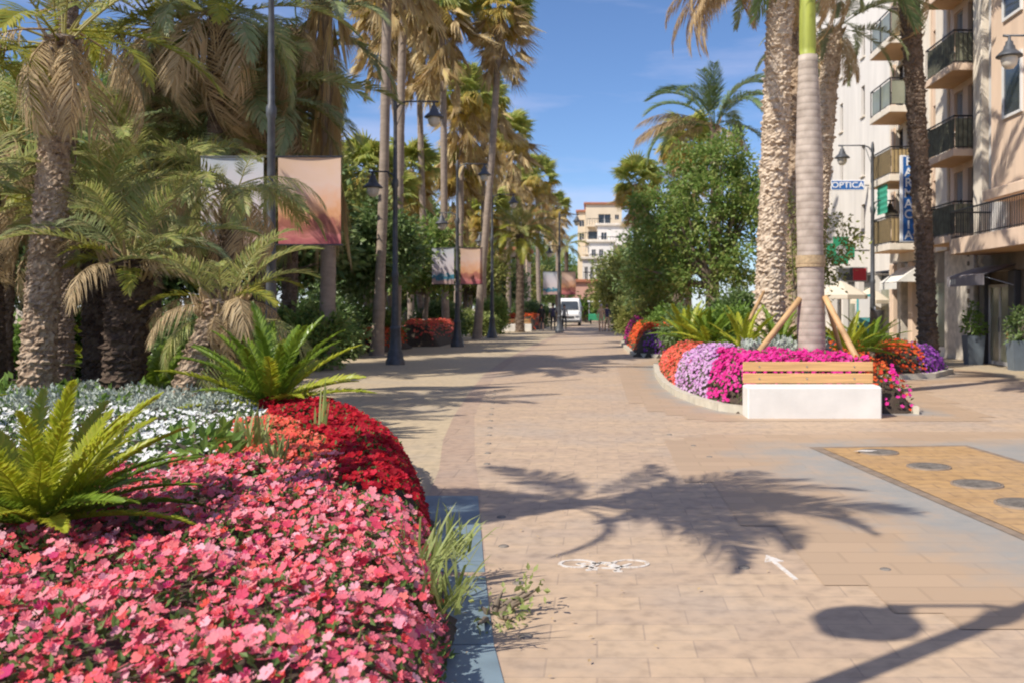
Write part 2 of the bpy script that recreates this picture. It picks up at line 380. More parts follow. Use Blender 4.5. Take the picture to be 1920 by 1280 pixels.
def fan(mb, M4, R, n, spread, droop, seed, m=0, petiole=.8, split=.5, pr=.012):
    """one palmate leaf (petiole along +X then a pleated fan with split hanging tips), placed by a 4x4 matrix"""
    r = RNG(seed)
    M4 = np.array(M4)
    def put(v): return np.asarray(v) @ M4[:3, :3].T + M4[:3, 3]
    mb.tube(put([(0, 0, 0), (petiole * .5, 0, .02), (petiole, 0, 0)]), pr, k=3, m=m, cap=False)
    a = np.linspace(-spread, spread, n + 1); am = (a[:-1] + a[1:]) / 2
    c = np.array([petiole, 0, 0.])
    Rj = R * (1 - .25 * np.abs(am / spread) ** 2) * (1 + r.normal(0, .06, n))
    def at(an, rad, dz): return np.stack([c[0] + np.cos(an) * rad, np.sin(an) * rad, -dz], 1)
    pl = .05 * R
    e = np.full(n, split * R)
    bl = at(a[:-1], e, droop * R * .18 + pl * 0 + .12 * R * np.abs(a[:-1]) / spread); br = at(a[1:], e, droop * R * .18 + .12 * R * np.abs(a[1:]) / spread)
    bm = at(am, e, droop * R * .18 + .12 * R * np.abs(am) / spread - pl)
    tip = at(am + r.normal(0, .03, n), Rj * (1 - .25 * droop), droop * R * (.75 + r.normal(0, .12, n)))
    c3 = np.repeat(c[None], n, 0)
    v = np.stack([c3, bl, bm, br, tip], 1).reshape(-1, 3)
    k = np.arange(n)[:, None] * 5
    f = np.concatenate([k + np.array([[0, 1, 2]]), k + np.array([[0, 2, 3]]), k + np.array([[1, 4, 2]]), k + np.array([[2, 4, 3]])])
    mb.add(put(v), f, m)

def date_trunk(mb, path, rad, row=.085, nsc=11, prot=.16, seed=0, m=0, sub=3, suba=4):
    """trunk clad in the sawn leaf bases of a date palm: rows of overlapping pointed scales"""
    r = RNG(seed)
    path = np.asarray(path, float)
    seg = np.linalg.norm(np.diff(path, axis=0), axis=1); cum = np.concatenate([[0], np.cumsum(seg)]); H = cum[-1]
    rows = max(3, int(H / row)); nz_ = rows * sub + 1; na = nsc * suba
    s = np.linspace(0, 1, nz_)
    P = np.stack([np.interp(s * H, cum, path[:, k]) for k in range(3)], 1)
    R = np.interp(s * H, cum, np.broadcast_to(rad, (len(path),)))
    ii = np.arange(nz_)[:, None]; jj = np.arange(na)[None]
    ph = jj / suba + (ii / sub) * .5                              # scales run in spirals
    u = (ph % 1.0) - .5; v = ((ii / sub) + 1.0 * np.abs(u)) % 1.0
    sid = (np.floor(ph).astype(int) % nsc) * 131 + np.floor((ii / sub) + 1.0 * np.abs(u)).astype(int)
    rnd = r.normal(0, 1, 200003)[np.abs(sid * 7919) % 200003]
    rr = R[:, None] * (1 + prot * (v ** 1.5 - .4) * np.clip(1 + .9 * rnd, -.2, 3) + .05 * rnd + .035 * r.normal(0, 1, (nz_, na)))
    a = jj / na * 2 * math.pi + 0 * ii
    V = np.stack([P[:, None, 0] + rr * np.cos(a), P[:, None, 1] + rr * np.sin(a), P[:, None, 2] + 0 * a - v * row * .15], -1)
    i = np.arange(nz_ - 1)[:, None] * na; j = np.arange(na)[None]
    f = np.stack([i + j, i + (j + 1) % na, i + na + (j + 1) % na, i + na + j], -1).reshape(-1, 4)
    mb.add(V.reshape(-1, 3), f, m)
    return P, R

def stubs(mb, P, R, n, L, seed, m=0, up=.9):
    """dry petiole stubs standing off the trunk top"""
    r = RNG(seed)
    for k in range(n):
        i = r.integers(0, len(P)); a = r.uniform(0, 2 * math.pi); d = np.array([math.cos(a), math.sin(a), 0])
        b = P[i] + d * R[i] * .8; l = L * r.uniform(.5, 1.3)
        e = b + d * l * .5 + np.array([0, 0, l * up * r.uniform(.5, 1.1)])
        mb.tube([b, (b + e) / 2 + d * .03, e], [.03, .022, .008], k=4, m=m, cap=False, smooth=False)

FRONDS = {}
def frond_mesh(kind, seed):
    key = (kind, seed)
    if key not in FRONDS:
        L, n, ll, lw, arch, vang, droop, mt, prof = {
            'green':  (1.9, 62, .42, .022, 1.25, .45, .25, 'leaf_phx', 0),
            'grey':   (1.8, 60, .40, .022, 1.35, .35, .35, 'leaf_blue', 0),
            'yellow': (1.7, 60, .42, .026, 1.15, .3, .2, 'leaf_yel', 0),
            'low':    (1.9, 60, .42, .020, 1.7, .1, .7, 'leaf_phx', 0),
            'dry':    (1.8, 46, .40, .018, 1.9, -.2, .95, 'leaf_dry', 0),
            'queen':  (2.9, 90, .62, .030, 1.7, .55, .5, 'leaf_queen', 0),
            'queendry': (2.9, 80, .55, .026, 1.25, -.1, .9, 'leaf_dry', 0),
            'date':   (3.6, 90, .45, .032, 1.35, .45, .15, 'leaf_blue', 0),
            'datedry': (3.4, 80, .42, .028, 2.1, -.3, .9, 'leaf_dry', 0),
            'cycad':  (1.0, 84, .125, .019, .60, .38, .10, 'leaf_cycad', 1),
            'cycady': (1.0, 84, .125, .019, .48, .38, .10, 'leaf_cycad_y', 1),
        }[kind]
        mb = feather(L, n, ll, lw, arch, vang, droop, seed=seed * 17 + len(kind), rr=.014 if L > 1.2 else .009, profile=prof, start=.2 if prof == 0 else .1)
        FRONDS[key] = mb.mesh(kind + '_frond', M[mt])
    return FRONDS[key]
def put_fronds(root, top, spec, seed, spread_az=(0, 2 * math.pi), sc=1.0, name='frond'):
    """spec: list of (kind, count, elevation range in degrees, scale range)"""
    r = RNG(seed)
    for kind, cnt, (e0, e1), (s0, s1) in spec:
        for k in range(cnt):
            az = spread_az[0] + (spread_az[1] - spread_az[0]) * ((k + r.uniform(.1, .9)) / cnt)
            el = math.radians(r.uniform(e0, e1))
            o = link(('dry_' + name) if 'dry' in kind else name, frond_mesh(kind, int(r.integers(0, 3))), root,
                     trs(Vector(top) + Vector((math.cos(az) * .1, math.sin(az) * .1, r.uniform(-.18, .12))), az, el, r.normal(0, .25), sc * r.uniform(s0, s1)))

def phoenix(x, y, z0, H, lean, r0, r1, bark, spec, seed, label, group=None, name='date_palm', row=.085, nst=26, sc=1.0, az=(0, 2 * math.pi), prot=.16, stl=.22):
    root = thing(name, (x, y, z0), label, 'palm', group)
    mb = MB()
    t = np.linspace(0, 1, 9)
    path = np.stack([lean[0] * t ** 1.2, lean[1] * t, H * t], 1); path[0, 2] = -.25
    rad = np.interp(t, [0, .06, .8, 1], [r0 * 1.25, r0, r1, r1 * 1.15])
    P, R = date_trunk(mb, path, rad, row=row, seed=seed, prot=prot)
    mb.build('trunk', M[bark], root)
    if nst >= 12:
        sb = MB(); stubs(sb, P[int(len(P) * .82):], R[int(len(P) * .82):], nst, stl, seed + 1)
        sb.build('petiole_stubs', M['leaf_dry'], root)  # dry stubs of old leaf bases near the trunk top
    put_fronds(root, (lean[0], lean[1], H), spec, seed + 2, az, sc)
    return root

# washingtonia: thin trunk, green fans on top, yellowing ones below and a skirt of thatch
WASH = []
def wash_meshes():
    for s in range(3):
        r = RNG(900 + s)
        cr = MB(); yl = MB(); sk = MB()
        for k in range(36):
            cr_el = math.radians(r.uniform(-12, 80)); az = k * 2.399 + r.uniform(-.2, .2)
            fan(cr, trs((0, 0, .1), az, cr_el, r.normal(0, .4)), r.uniform(.75, 1.0), 18, 1.9, r.uniform(.35, .8), 100 * s + k, petiole=r.uniform(.6, .9))
        for k in range(26):
            az = k * 2.399 + 1; el = math.radians(r.uniform(-60, 10))
            fan(yl, trs((0, 0, -.15), az, el, r.normal(0, .4)), r.uniform(.7, .95), 15, 1.3, r.uniform(.6, 1.0), 300 * s + k, petiole=r.uniform(.5, .85))
        for k in range(58):
            az = k * 2.399; zz = -r.uniform(.0, 1) ** 1.2 * 2.3; el = math.radians(r.uniform(-82, -52) if zz < -.7 else r.uniform(-70, -30))
            fan(sk, trs((math.cos(az) * .18, math.sin(az) * .18, zz), az, el, r.normal(0, .7)), r.uniform(.75, 1.15), 11, r.uniform(.35, .85), r.uniform(-.2, .5), 500 * s + k, petiole=r.uniform(.5, .9), split=.3)
        WASH.append((cr.mesh('fan_crown', M['leaf_wash']), yl.mesh('yellow_fans', M['leaf_wyel']), sk.mesh('thatch_skirt', M['leaf_wdry'])))
wash_meshes()
def washingtonia(x, y, H, lean, r0, seed, label, sc=1.0, skirt=1.0, group='tall fan palms along the promenade', name='fan_palm', wide=1.0):
    root = thing(name, (x, y, 0), label, 'palm', group)
    t = np.linspace(0, 1, 60); r = RNG(seed)
    wob = np.stack([lean[0] * t + .05 * np.sin(5 * t + seed), lean[1] * t, H * t], 1); wob[0, 2] = -.2
    rad = np.interp(t, [0, .03, .15, .8, 1], [r0 * 1.7, r0 * 1.25, r0 * 1.02, r0 * .92, r0]) * (1 + .03 * r.normal(0, 1, 60))
    mb = MB(); mb.tube(wob, rad, k=14); mb.build('trunk', M['bark_w'], root)
    a, b, c = WASH[seed % 3]; top = (lean[0], lean[1], H)
    link('crown', a, root, trs(top, r.uniform(0, 6), 0, 0, sc))
    link('yellow_foliage', b, root, trs(top, r.uniform(0, 6), 0, 0, sc))
    link('dead_foliage', c, root, trs(top, r.uniform(0, 6), 0, 0, sc) @ Matrix.Diagonal((wide, wide, skirt, 1)))
    return root

LEAF6 = (np.array([(0, 0, 0), (.45, .26, .06), (1, 0, -.05), (.45, -.26, .06)]), np.array([(0, 1, 2), (0, 2, 3)]))
def rand_frames(P, s, r, out=None, bias=.5, flat=0.0):
    """4x4 matrices with random orientation (leaf axis near OUT direction when given)"""
    n = len(P)
    d = r.normal(0, 1, (n, 3))
    if out is not None: d = d * (1 - bias) + out * bias * 1.6
    d /= np.linalg.norm(d, axis=1)[:, None] + 1e-9
    q = r.normal(0, 1, (n, 3)); q[:, 2] += flat
    nn = q - d * (q * d).sum(1)[:, None]; nn /= np.linalg.norm(nn, axis=1)[:, None] + 1e-9
    b = np.cross(nn, d)
    Mx = np.zeros((n, 4, 4)); Mx[:, :3, 0] = d * s[:, None]; Mx[:, :3, 1] = b * s[:, None]; Mx[:, :3, 2] = nn * s[:, None]; Mx[:, :3, 3] = P; Mx[:, 3, 3] = 1
    return Mx
def crown_points(blobs, nclump, nleaf, cr, r):
    P = []; O = []; C = []
    for (cx, cy, cz, rx, ry, rz) in blobs:
        k = max(4, int(nclump * (rx * ry * rz) ** .6))
        d = r.normal(0, 1, (k, 3)); d /= np.linalg.norm(d, axis=1)[:, None]
        rad = r.uniform(.45, 1.0, k) ** .5 * (1 + .12 * r.normal(0, 1, k))
        c = np.array([cx, cy, cz]) + d * rad[:, None] * np.array([rx, ry, rz])
        C.append(c)
        n = (nleaf * r.uniform(.5, 1.5, k)).astype(int)
        off = r.normal(0, 1, (n.sum(), 3)) * cr * np.array([1, 1, .7])
        P.append(np.repeat(c, n, 0) + off); O.append(np.repeat(d, n, 0) * .6 + off / cr * .4)
    return np.concatenate(P), np.concatenate(O), np.concatenate(C)
def broadleaf(name, x, y, label, trunk_h, tr, blobs, m, seed, cat='tree', nclump=34, nleaf=55, cr=.28, ls=.15, group=None, limbs=10, bark='bark', z0=0.0):
    root = thing(name, (x, y, z0), label, cat, group)
    r = RNG(seed)
    P, O, C = crown_points(blobs, nclump, nleaf, cr, r)
    mb = MB(); mb.inst(LEAF6[0], LEAF6[1], rand_frames(P, ls * r.uniform(.7, 1.3, len(P)), r, O, .45, .5))
    mb.build('crown', M[m], root)
    tb = MB()
    top = np.array([r.normal(0, .1), r.normal(0, .1), trunk_h])
    tb.tube([(0, 0, -.2), (top[0] * .3, top[1] * .5, trunk_h * .45), top], [tr * 1.35, tr, tr * .85], k=9)
    for k in r.permutation(len(C))[:limbs]:
        e = C[k]; mid = top * .55 + e * .45 + np.array([0, 0, -.1])
        tb.tube([top - np.array([0, 0, .1]), mid, e], [tr * .5, tr * .28, tr * .08], k=5, cap=False)
    tb.build('trunk', M[bark], root)
    return root
def shrub(name, x, y, label, blobs, m, seed, cat='shrub', nclump=60, nleaf=45, cr=.13, ls=.10, group=None, z0=0.0):
    root = thing(name, (x, y, z0), label, cat, group)
    r = RNG(seed); P, O, C = crown_points(blobs, nclump, nleaf, cr, r); P[:, 2] = np.maximum(P[:, 2], .02)
    mb = MB(); mb.inst(LEAF6[0], LEAF6[1], rand_frames(P, ls * r.uniform(.7, 1.3, len(P)), r, O, .5, .5)); mb.build('foliage', M[m], root)
    tb = MB()
    for k in r.permutation(len(C))[:8]:
        tb.tube([(0, 0, -.1), C[k] * .5, C[k]], [.025, .018, .006], k=5, cap=False)
    tb.build('stem', M['bark'], root)
    return root
def cycad(x, y, z0, label, n, sc, seed, kinds=('cycady', 'cycad'), el=(8, 80), name='cycad', az0=0.0, arc=2 * math.pi):
    root = thing(name, (x, y, z0), label, 'cycad'); r = RNG(seed)
    mb = MB(); date_trunk(mb, [(0, 0, -.35), (0, 0, .0), (0, 0, .1)], [.13 * sc, .13 * sc, .07 * sc], row=.05, nsc=9, seed=seed); mb.build('trunk', M['bark_brown'], root)
    for k in range(n):
        a = az0 + arc * ((k * .618034) % 1.0); e = math.radians(el[0] + (el[1] - el[0]) * ((k + .5) / n) ** .85 + r.normal(0, 4))
        link('frond', frond_mesh(kinds[0] if k / n > .45 or r.uniform() < .35 else kinds[1], int(r.integers(0, 3))), root,
             trs((math.cos(a) * .05, math.sin(a) * .05, .05), a, e, r.normal(0, .2), sc * r.uniform(.85, 1.1)))
    return root
def tuft(x, y, z0, label, n, L, seed, m='leaf_lime', w=.012, lean=.5, name='grass_tuft', bias=(0, 0)):
    r = RNG(seed); mb = MB()
    for k in range(n):
        a = r.uniform(0, 2 * math.pi); l = L * r.uniform(.5, 1.15); ln = lean * r.uniform(.3, 1.2)
        d = np.array([math.cos(a) * ln + bias[0], math.sin(a) * ln + bias[1], 1.0]); d /= np.linalg.norm(d)
        b = np.array([r.normal(0, .05), r.normal(0, .05), 0.])
        sd = np.array([-math.sin(a), math.cos(a), 0]) * w
        p = [b, b + d * l * .4, b + d * l * .75 + np.array([0, 0, -.04 * l]), b + d * l - np.array([0, 0, .3 * l * ln])]
        mb.add([p[0] - sd, p[0] + sd, p[1] + sd, p[1] - sd, p[2] + sd * .8, p[2] - sd * .8, p[3]], [(0, 1, 2, 3), (3, 2, 4, 5)])
        mb.lv.append(np.array([5, 4, 6]) + mb.n - 7); mb.lt.append(np.array([3])); mb.mi.append(np.array([0])); mb.sm.append(np.array([False]))
    o = mb.build(name, M[m]); o.location = (x, y, z0)
    return tag(o, label, 'grass')

# ------------------------------------------------------------------ flower beds
def inside(pts, poly):
    x, y = pts[:, 0], pts[:, 1]; c = np.zeros(len(pts), bool); n = len(poly); j = n - 1
    for i in range(n):
        xi, yi = poly[i]; xj, yj = poly[j]
        k = ((yi > y) != (yj > y)) & (x < (xj - xi) * (y - yi) / (yj - yi + 1e-12) + xi)
        c ^= k; j = i
    return c
def edge_dist(pts, poly):
    d = np.full(len(pts), 1e9); n = len(poly)
    for i in range(n):
        a = np.array(poly[i]); b = np.array(poly[(i + 1) % n]); ab = b - a
        t = np.clip(((pts - a) @ ab) / (ab @ ab + 1e-12), 0, 1)
        d = np.minimum(d, np.linalg.norm(pts - a - t[:, None] * ab, axis=1))
    return d
def height(pts, poly, hm, wd):
    d = edge_dist(pts, poly); s = np.clip(d / wd, 0, 1)
    return hm * np.sqrt(np.clip(1 - (1 - s) ** 2, 0, 1))
def mound(name, poly, hm, wd, step, drop=.08, m='soil'):
    p = np.array(poly); x = np.arange(p[:, 0].min(), p[:, 0].max() + step, step); y = np.arange(p[:, 1].min(), p[:, 1].max() + step, step)
    X, Y = np.meshgrid(x, y); pts = np.stack([X.ravel(), Y.ravel()], 1)
    ins = inside(pts, poly)
    h = np.where(ins, height(pts, poly, hm, wd) - drop, -.06); h = np.maximum(h, -.06)
    nx, ny = len(x), len(y)
    i, j = np.meshgrid(np.arange(ny - 1), np.arange(nx - 1), indexing='ij'); b = (i * nx + j).ravel()
    f = np.stack([b, b + 1, b + nx + 1, b + nx], 1); keep = (h[f] > -.05).any(1)
    mb = MB(); mb.add(np.c_[pts, h], f[keep], 0, True); o = mb.build(name, M[m]); return tag(o, kind='structure')
def flower_tpl(n=5, cup=.18, notch=.5):
    v = [(0, 0, 0)]
    for k in range(n):
        a = 2 * math.pi * k / n
        for da, rr, zz in ((-.5, notch, cup * .3), (-.26, .93, cup), (0, .96, cup * .8), (.26, .93, cup)):
            an = a + da * 2 * math.pi / n; v.append((math.cos(an) * rr, math.sin(an) * rr, zz))
    m_ = len(v) - 1
    return np.array(v), np.array([(0, 1 + i, 1 + (i + 1) % m_) for i in range(m_)])
FL5 = flower_tpl(5, .16, .70); FL5C = flower_tpl(5, .55, .74); FL5S = (FL5[0][[0, 1, 3, 5, 7, 9, 11, 13, 15, 17, 19]], np.array([(0, 1 + i, 1 + (i + 1) % 10) for i in range(10)]))
def samples(poly, n, r, near=True, kfun=None):
    p = np.array(poly); a, b = p.min(0), p.max(0); out = []
    tot = 0
    while tot < n:
        q = r.uniform(0, 1, (n * 3, 2)) * (b - a) + a
        q = q[inside(q, poly)]
        if kfun is not None: q = q[kfun(q)]
        if len(q) == 0: break
        out.append(q); tot += len(q)
    return np.concatenate(out)[:n]
def up_frames(P, s, r, tilt=.5, lean=(-.25, -.3)):
    n = len(P); nn = r.normal(0, tilt, (n, 3)); nn[:, 2] = 1; nn[:, 0] += lean[0]; nn[:, 1] += lean[1]
    nn /= np.linalg.norm(nn, axis=1)[:, None]
    q = r.normal(0, 1, (n, 3)); d = q - nn * (q * nn).sum(1)[:, None]; d /= np.linalg.norm(d, axis=1)[:, None]; b = np.cross(nn, d)
    Mx = np.zeros((n, 4, 4)); Mx[:, :3, 0] = d * s[:, None]; Mx[:, :3, 1] = b * s[:, None]; Mx[:, :3, 2] = nn * s[:, None]; Mx[:, :3, 3] = P; Mx[:, 3, 3] = 1
    return Mx
def flowers(name, label, poly, hm, wd, n, size, m, seed, nleaf=0, leafm='leaf_bed', lsize=.05, kfun=None, lift=.02, clump=.05, tpl=None, out_lean=True):
    r = RNG(seed)
    tpl = tpl or FL5
    mb = MB()
    def place(k, dz):
        q = samples(poly, k, r, kfun=kfun); h = height(q, poly, hm, wd)
        h2 = height(q + np.array([.03, 0]), poly, hm, wd); h3 = height(q + np.array([0, .03]), poly, hm, wd)
        lump = clump * (np.sin(q[:, 0] * 9 + 1.3 * np.sin(q[:, 1] * 7)) + np.sin(q[:, 1] * 8 + q[:, 0] * 4)) * .5
        return np.c_[q, np.maximum(h + lump * np.clip(h / hm, 0, 1) + dz * r.uniform(-1, 1, len(q)), .03)], np.stack([-(h2 - h) / .03, -(h3 - h) / .03], 1)
    P, g = place(n, lift); s = size * r.uniform(.7, 1.2, len(P))
    F = up_frames(P, s, r, .35)
    if out_lean:
        nn = r.normal(0, .42, (len(P), 3)); nn[:, 2] = 1; nn[:, :2] += np.clip(g, -1.5, 1.5) * .8 + np.array([-.15, -.42]); nn /= np.linalg.norm(nn, axis=1)[:, None]
        q = r.normal(0, 1, (len(P), 3)); d = q - nn * (q * nn).sum(1)[:, None]; d /= np.linalg.norm(d, axis=1)[:, None]; b = np.cross(nn, d)
        F[:, :3, 0] = d * s[:, None]; F[:, :3, 1] = b * s[:, None]; F[:, :3, 2] = nn * s[:, None]
    if tpl is FL5:
        half = r.uniform(0, 1, len(F)) < .35
        mb.inst(FL5C[0], FL5C[1], F[half] @ np.diag([.8, .8, .9, 1]), 0); F = F[~half]
    mb.inst(tpl[0], tpl[1], F, 0)
    if nleaf:
        P, g = place(nleaf, lift); P[:, 2] = np.maximum(P[:, 2] - .025, .02)
        mb.inst(LEAF6[0], LEAF6[1], rand_frames(P, lsize * r.uniform(.6, 1.3, len(P)), r, np.tile([0, 0, .6], (len(P), 1)), .35, .9), 1)
    o = mb.build(name, [M[m], M[leafm]])
    return tag(o, label, None, None, 'stuff')

# ------------------------------------------------------------------ ground
def sheet(name, pts, z, m, kind='structure'):
    mb = MB(); mb.poly(pts, z); o = mb.build(name, M[m]); return tag(o, kind=kind)
mb = MB(); xs = np.array([-400, -60, -20, 0, 20, 60, 400]); ys = np.array([-60, 0, 30, 80, 200, 700])
X, Y = np.meshgrid(xs, ys); i, j = np.meshgrid(np.arange(5), np.arange(6), indexing='ij'); b = (i * 7 + j).ravel()
mb.add(np.c_[X.ravel(), Y.ravel(), 0 * X.ravel()], np.stack([b, b + 1, b + 8, b + 7], 1))
tag(mb.build('ground', M['plaza']), kind='structure')
outer = [(-.9, 2.5), (-1.2, 5.5), (-1.55, 9.4), (-1.85, 11.5), (-2.1, 14.05), (-2.4, 18), (-2.7, 23), (-2.8, 28.8), (-2.7, 38), (-2.4, 54), (-2.2, 120)]
inner = [(-.05, 2.5), (-.4, 4.08), (-.81, 6.78), (-1.02, 8.35), (-1.3, 10.2), (-1.8, 14.05), (-2.1, 18), (-2.4, 23), (-2.5, 28.8), (-2.4, 38), (-2.1, 54), (-1.9, 120)]
sheet('promenade', inner + [(9.2, 120), (9.2, -20), (.6, -20)], .004, 'prom')
sheet('border_path', outer + inner[::-1], .004, 'band')
sheet('right_pavement', [(9.2, -20), (9.2, 120), (24, 120), (24, -20)], .006, 'plaza')
# slate slabs beside the flower bed, each a slab with an open joint
sl = [(3.0, 4.52), (4.535, 5.68), (5.78, 6.0), (6.015, 8.1)]
def lerp_poly(poly, y): return float(np.interp(y, [p[1] for p in poly], [p[0] for p in poly]))
mb = MB()
for (a, b) in sl:
    mb.prism([(lerp_poly(outer, a) + .02, a), (lerp_poly(inner, a) - .02, a), (lerp_poly(inner, b) - .02, b), (lerp_poly(outer, b) - .02, b)], .0, .010)
tag(mb.build('slate_path', M['slate']), kind='structure')
# orange panel with dark brick edge
def worn(name, base, over, seed):
    m, n, l, p = new_mat(name); t = n.new("ShaderNodeTexCoord")
    b = n.new("ShaderNodeTexBrick"); b.inputs["Scale"].default_value = 1; b.inputs["Brick Width"].default_value = .52; b.inputs["Row Height"].default_value = .26
    b.inputs["Mortar Size"].default_value = .012
    b.inputs["Color1"].default_value = (*base, 1); b.inputs["Color2"].default_value = (*(np.array(base) * .88), 1); b.inputs["Mortar"].default_value = (*(np.array(base) * .84), 1)
    l.new(t.outputs["Object"], b.inputs["Vector"])
    z = n.new("ShaderNodeTexNoise"); z.inputs["Scale"].default_value = 1.3; z.inputs["Detail"].default_value = 7; z.inputs["Roughness"].default_value = .65
    mpn = n.new("ShaderNodeMapping"); mpn.inputs["Location"].default_value = (seed, seed * 1.7, 0); l.new(t.outputs["Object"], mpn.inputs["Vector"]); l.new(mpn.outputs[0], z.inputs["Vector"])
    a = n.new("ShaderNodeAttribute"); a.attribute_name = 'wear'
    ad = n.new("ShaderNodeMath"); ad.operation = 'MULTIPLY_ADD'; ad.inputs[1].default_value = .75; l.new(a.outputs["Fac"], ad.inputs[0])
    s5 = n.new("ShaderNodeMath"); s5.operation = 'MULTIPLY_ADD'; s5.inputs[1].default_value = 1.3; s5.inputs[2].default_value = -.65; l.new(z.outputs["Fac"], s5.inputs[0]); l.new(s5.outputs[0], ad.inputs[2])
    r = ramp(n, [(.28, (0, 0, 0)), (.75, (.85, .85, .85))]); l.new(ad.outputs[0], r.inputs["Fac"])
    mxn = n.new("ShaderNodeMix"); mxn.data_type = 'RGBA'; l.new(r.outputs["Color"], mxn.inputs[0]); l.new(b.outputs["Color"], mxn.inputs[6]); zo = n.new("ShaderNodeTexNoise"); zo.inputs["Scale"].default_value = 2.4; zo.inputs["Detail"].default_value = 8; zo.inputs["Roughness"].default_value = .7; l.new(mpn.outputs[0], zo.inputs["Vector"])
    ro = ramp(n, [(.3, (over[0] * .78, over[1] * .86, over[2] * .92)), (.55, over), (.72, (base[0] * .92, base[1] * .98, base[2] * 1.1))]); l.new(zo.outputs["Fac"], ro.inputs["Fac"]); l.new(ro.outputs["Color"], mxn.inputs[7])
    l.new(mxn.outputs[2], p.inputs["Base Color"]); p.inputs["Roughness"].default_value = .55
    return m
M['worn'] = worn('slate_worn_paving', (.465, .33, .218), (.30, .30, .285), 3.0)
def worn_sheet(name, core, grow, z, step=.25):
    """slate laid round a feature, fading to the paving where it is sanded over; the wear weight is a point attribute"""
    p = np.array(core); a = p.min(0) - grow; b = p.max(0) + grow
    x = np.arange(a[0], b[0] + step, step); y = np.arange(a[1], b[1] + step, step); X, Y = np.meshgrid(x, y); pts = np.stack([X.ravel(), Y.ravel()], 1)
    d = np.where(inside(pts, core), 0, edge_dist(pts, core)); w = np.clip(1 - d / grow, 0, 1)
    nx, ny = len(x), len(y); i, j = np.meshgrid(np.arange(ny - 1), np.arange(nx - 1), indexing='ij'); k = (i * nx + j).ravel()
    f = np.stack([k, k + 1, k + nx + 1, k + nx], 1); keep = (w[f] > 0).any(1)
    mb = MB(); mb.add(np.c_[pts, np.full(len(pts), z)], f[keep]); o = mb.build(name, M['worn'])
    at = o.data.attributes.new('wear', 'FLOAT', 'POINT'); at.data.foreach_set('value', w.astype(np.float32)); return tag(o, kind='structure')
PANEL = [(2.4, 10.9), (4.25, 11.05), (4.8, 6.3), (2.95, 6.2)]
worn_sheet('worn_slate_pavement', [(2.1, 10.6), (5.2, 10.9), (5.6, 5.8), (2.8, 6.0)], 1.3, .008)
sheet('panel_edge_path', PANEL, .012, 'panel_edge')
c = np.mean(PANEL, 0); ip = [tuple(c + (np.array(q) - c) * np.array([.89, .955])) for q in PANEL]
sheet('orange_pavement', ip, .016, 'panel')

# ------------------------------------------------------------------ small things set in the paving
def disc_cover(x, y, label, r_=.25, white=False):
    t = thing('manhole_cover', (x, y, .016), label, 'manhole cover', 'round covers in the orange paving panel')
    mb = MB(); mb.lathe([(0, .012), (r_ * .9, .012), (r_ * .93, .016), (r_, .014), (r_, -.01)], k=28); 
    for k in range(9):
        a = -.8 + 1.6 * k / 8; w = math.sqrt(max(.01, .8 - a * a)) * r_
        mb.box((-w, a * r_ - .008, .0125), (w, a * r_ + .008, .0185))
    mb.build('plate', M['steel_worn'], t)
    rg = MB(); rg.lathe([(r_ * 1.02, .014), (r_ * 1.12, .014), (r_ * 1.13, -.01)], k=28); rg.build('rim', M['panel_edge'], t)
    if white:
        wb = MB(); wb.poly([(-.28, -.03), (-.1, -.05), (.0, .03), (-.16, .07)], .021); wb.build('paint_mark', M['paint'], t)
M['steel_worn'] = mat('worn_grey_metal', (.20, .175, .15), .75, .3, 14, .2, 40, spec=.2)
disc_cover(3.06, 10.45, 'round metal cover with a white paint mark, farthest of four in the orange panel', .19, True)
disc_cover(3.28, 9.5, 'round grey metal cover in the orange panel, second from the far end', .19)
disc_cover(3.38, 8.55, 'round grey metal cover in the orange panel, third from the far end', .2)
disc_cover(3.42, 7.7, 'round grey metal cover in the orange panel, nearest of the four', .2)
stud_mb = MB(); stud_mb.lathe([(0, .010), (.024, .009), (.034, .005), (.038, -.01)], k=14); stud_me = stud_mb.mesh('pavement_stud', M['steel_worn'])
def stud(px, py, lab):
    x, y = G(px, py); o = link('pavement_stud', stud_me); o.location = (x, y, .006); tag(o, lab, 'pavement stud', 'small metal studs set in the promenade')
for k, py in enumerate([870, 850, 832, 816, 802, 789, 777, 766, 756, 747, 739, 732]):
    stud(913 + k * 1.4, py, 'small round metal stud in the row along the inner edge of the pink paving')
for px, py, lab in [(940, 970, 'metal stud in the palm shadow beside the slate slabs'), (944, 1025, 'metal stud next to the nearer end of the palm shadow by the slate'), (972, 1094, 'metal stud in the flower shadow below the bicycle marking'), (985, 1194, 'metal stud nearest the camera in the flower shadow'), (1660, 1069, 'lone dark stud between the white arrow and the orange panel'),
                    (1330, 857, 'dark stud on the sunny paving beyond the palm shadow, nearest the slate patch'), (1300, 836, 'dark stud on the sunny paving in front of the bench'), (1255, 815, 'small dark stud far out on the sunny paving by the bench'), (1395, 1065, 'faint stud between the bicycle marking and the arrow')]:
    stud(px, py, lab)
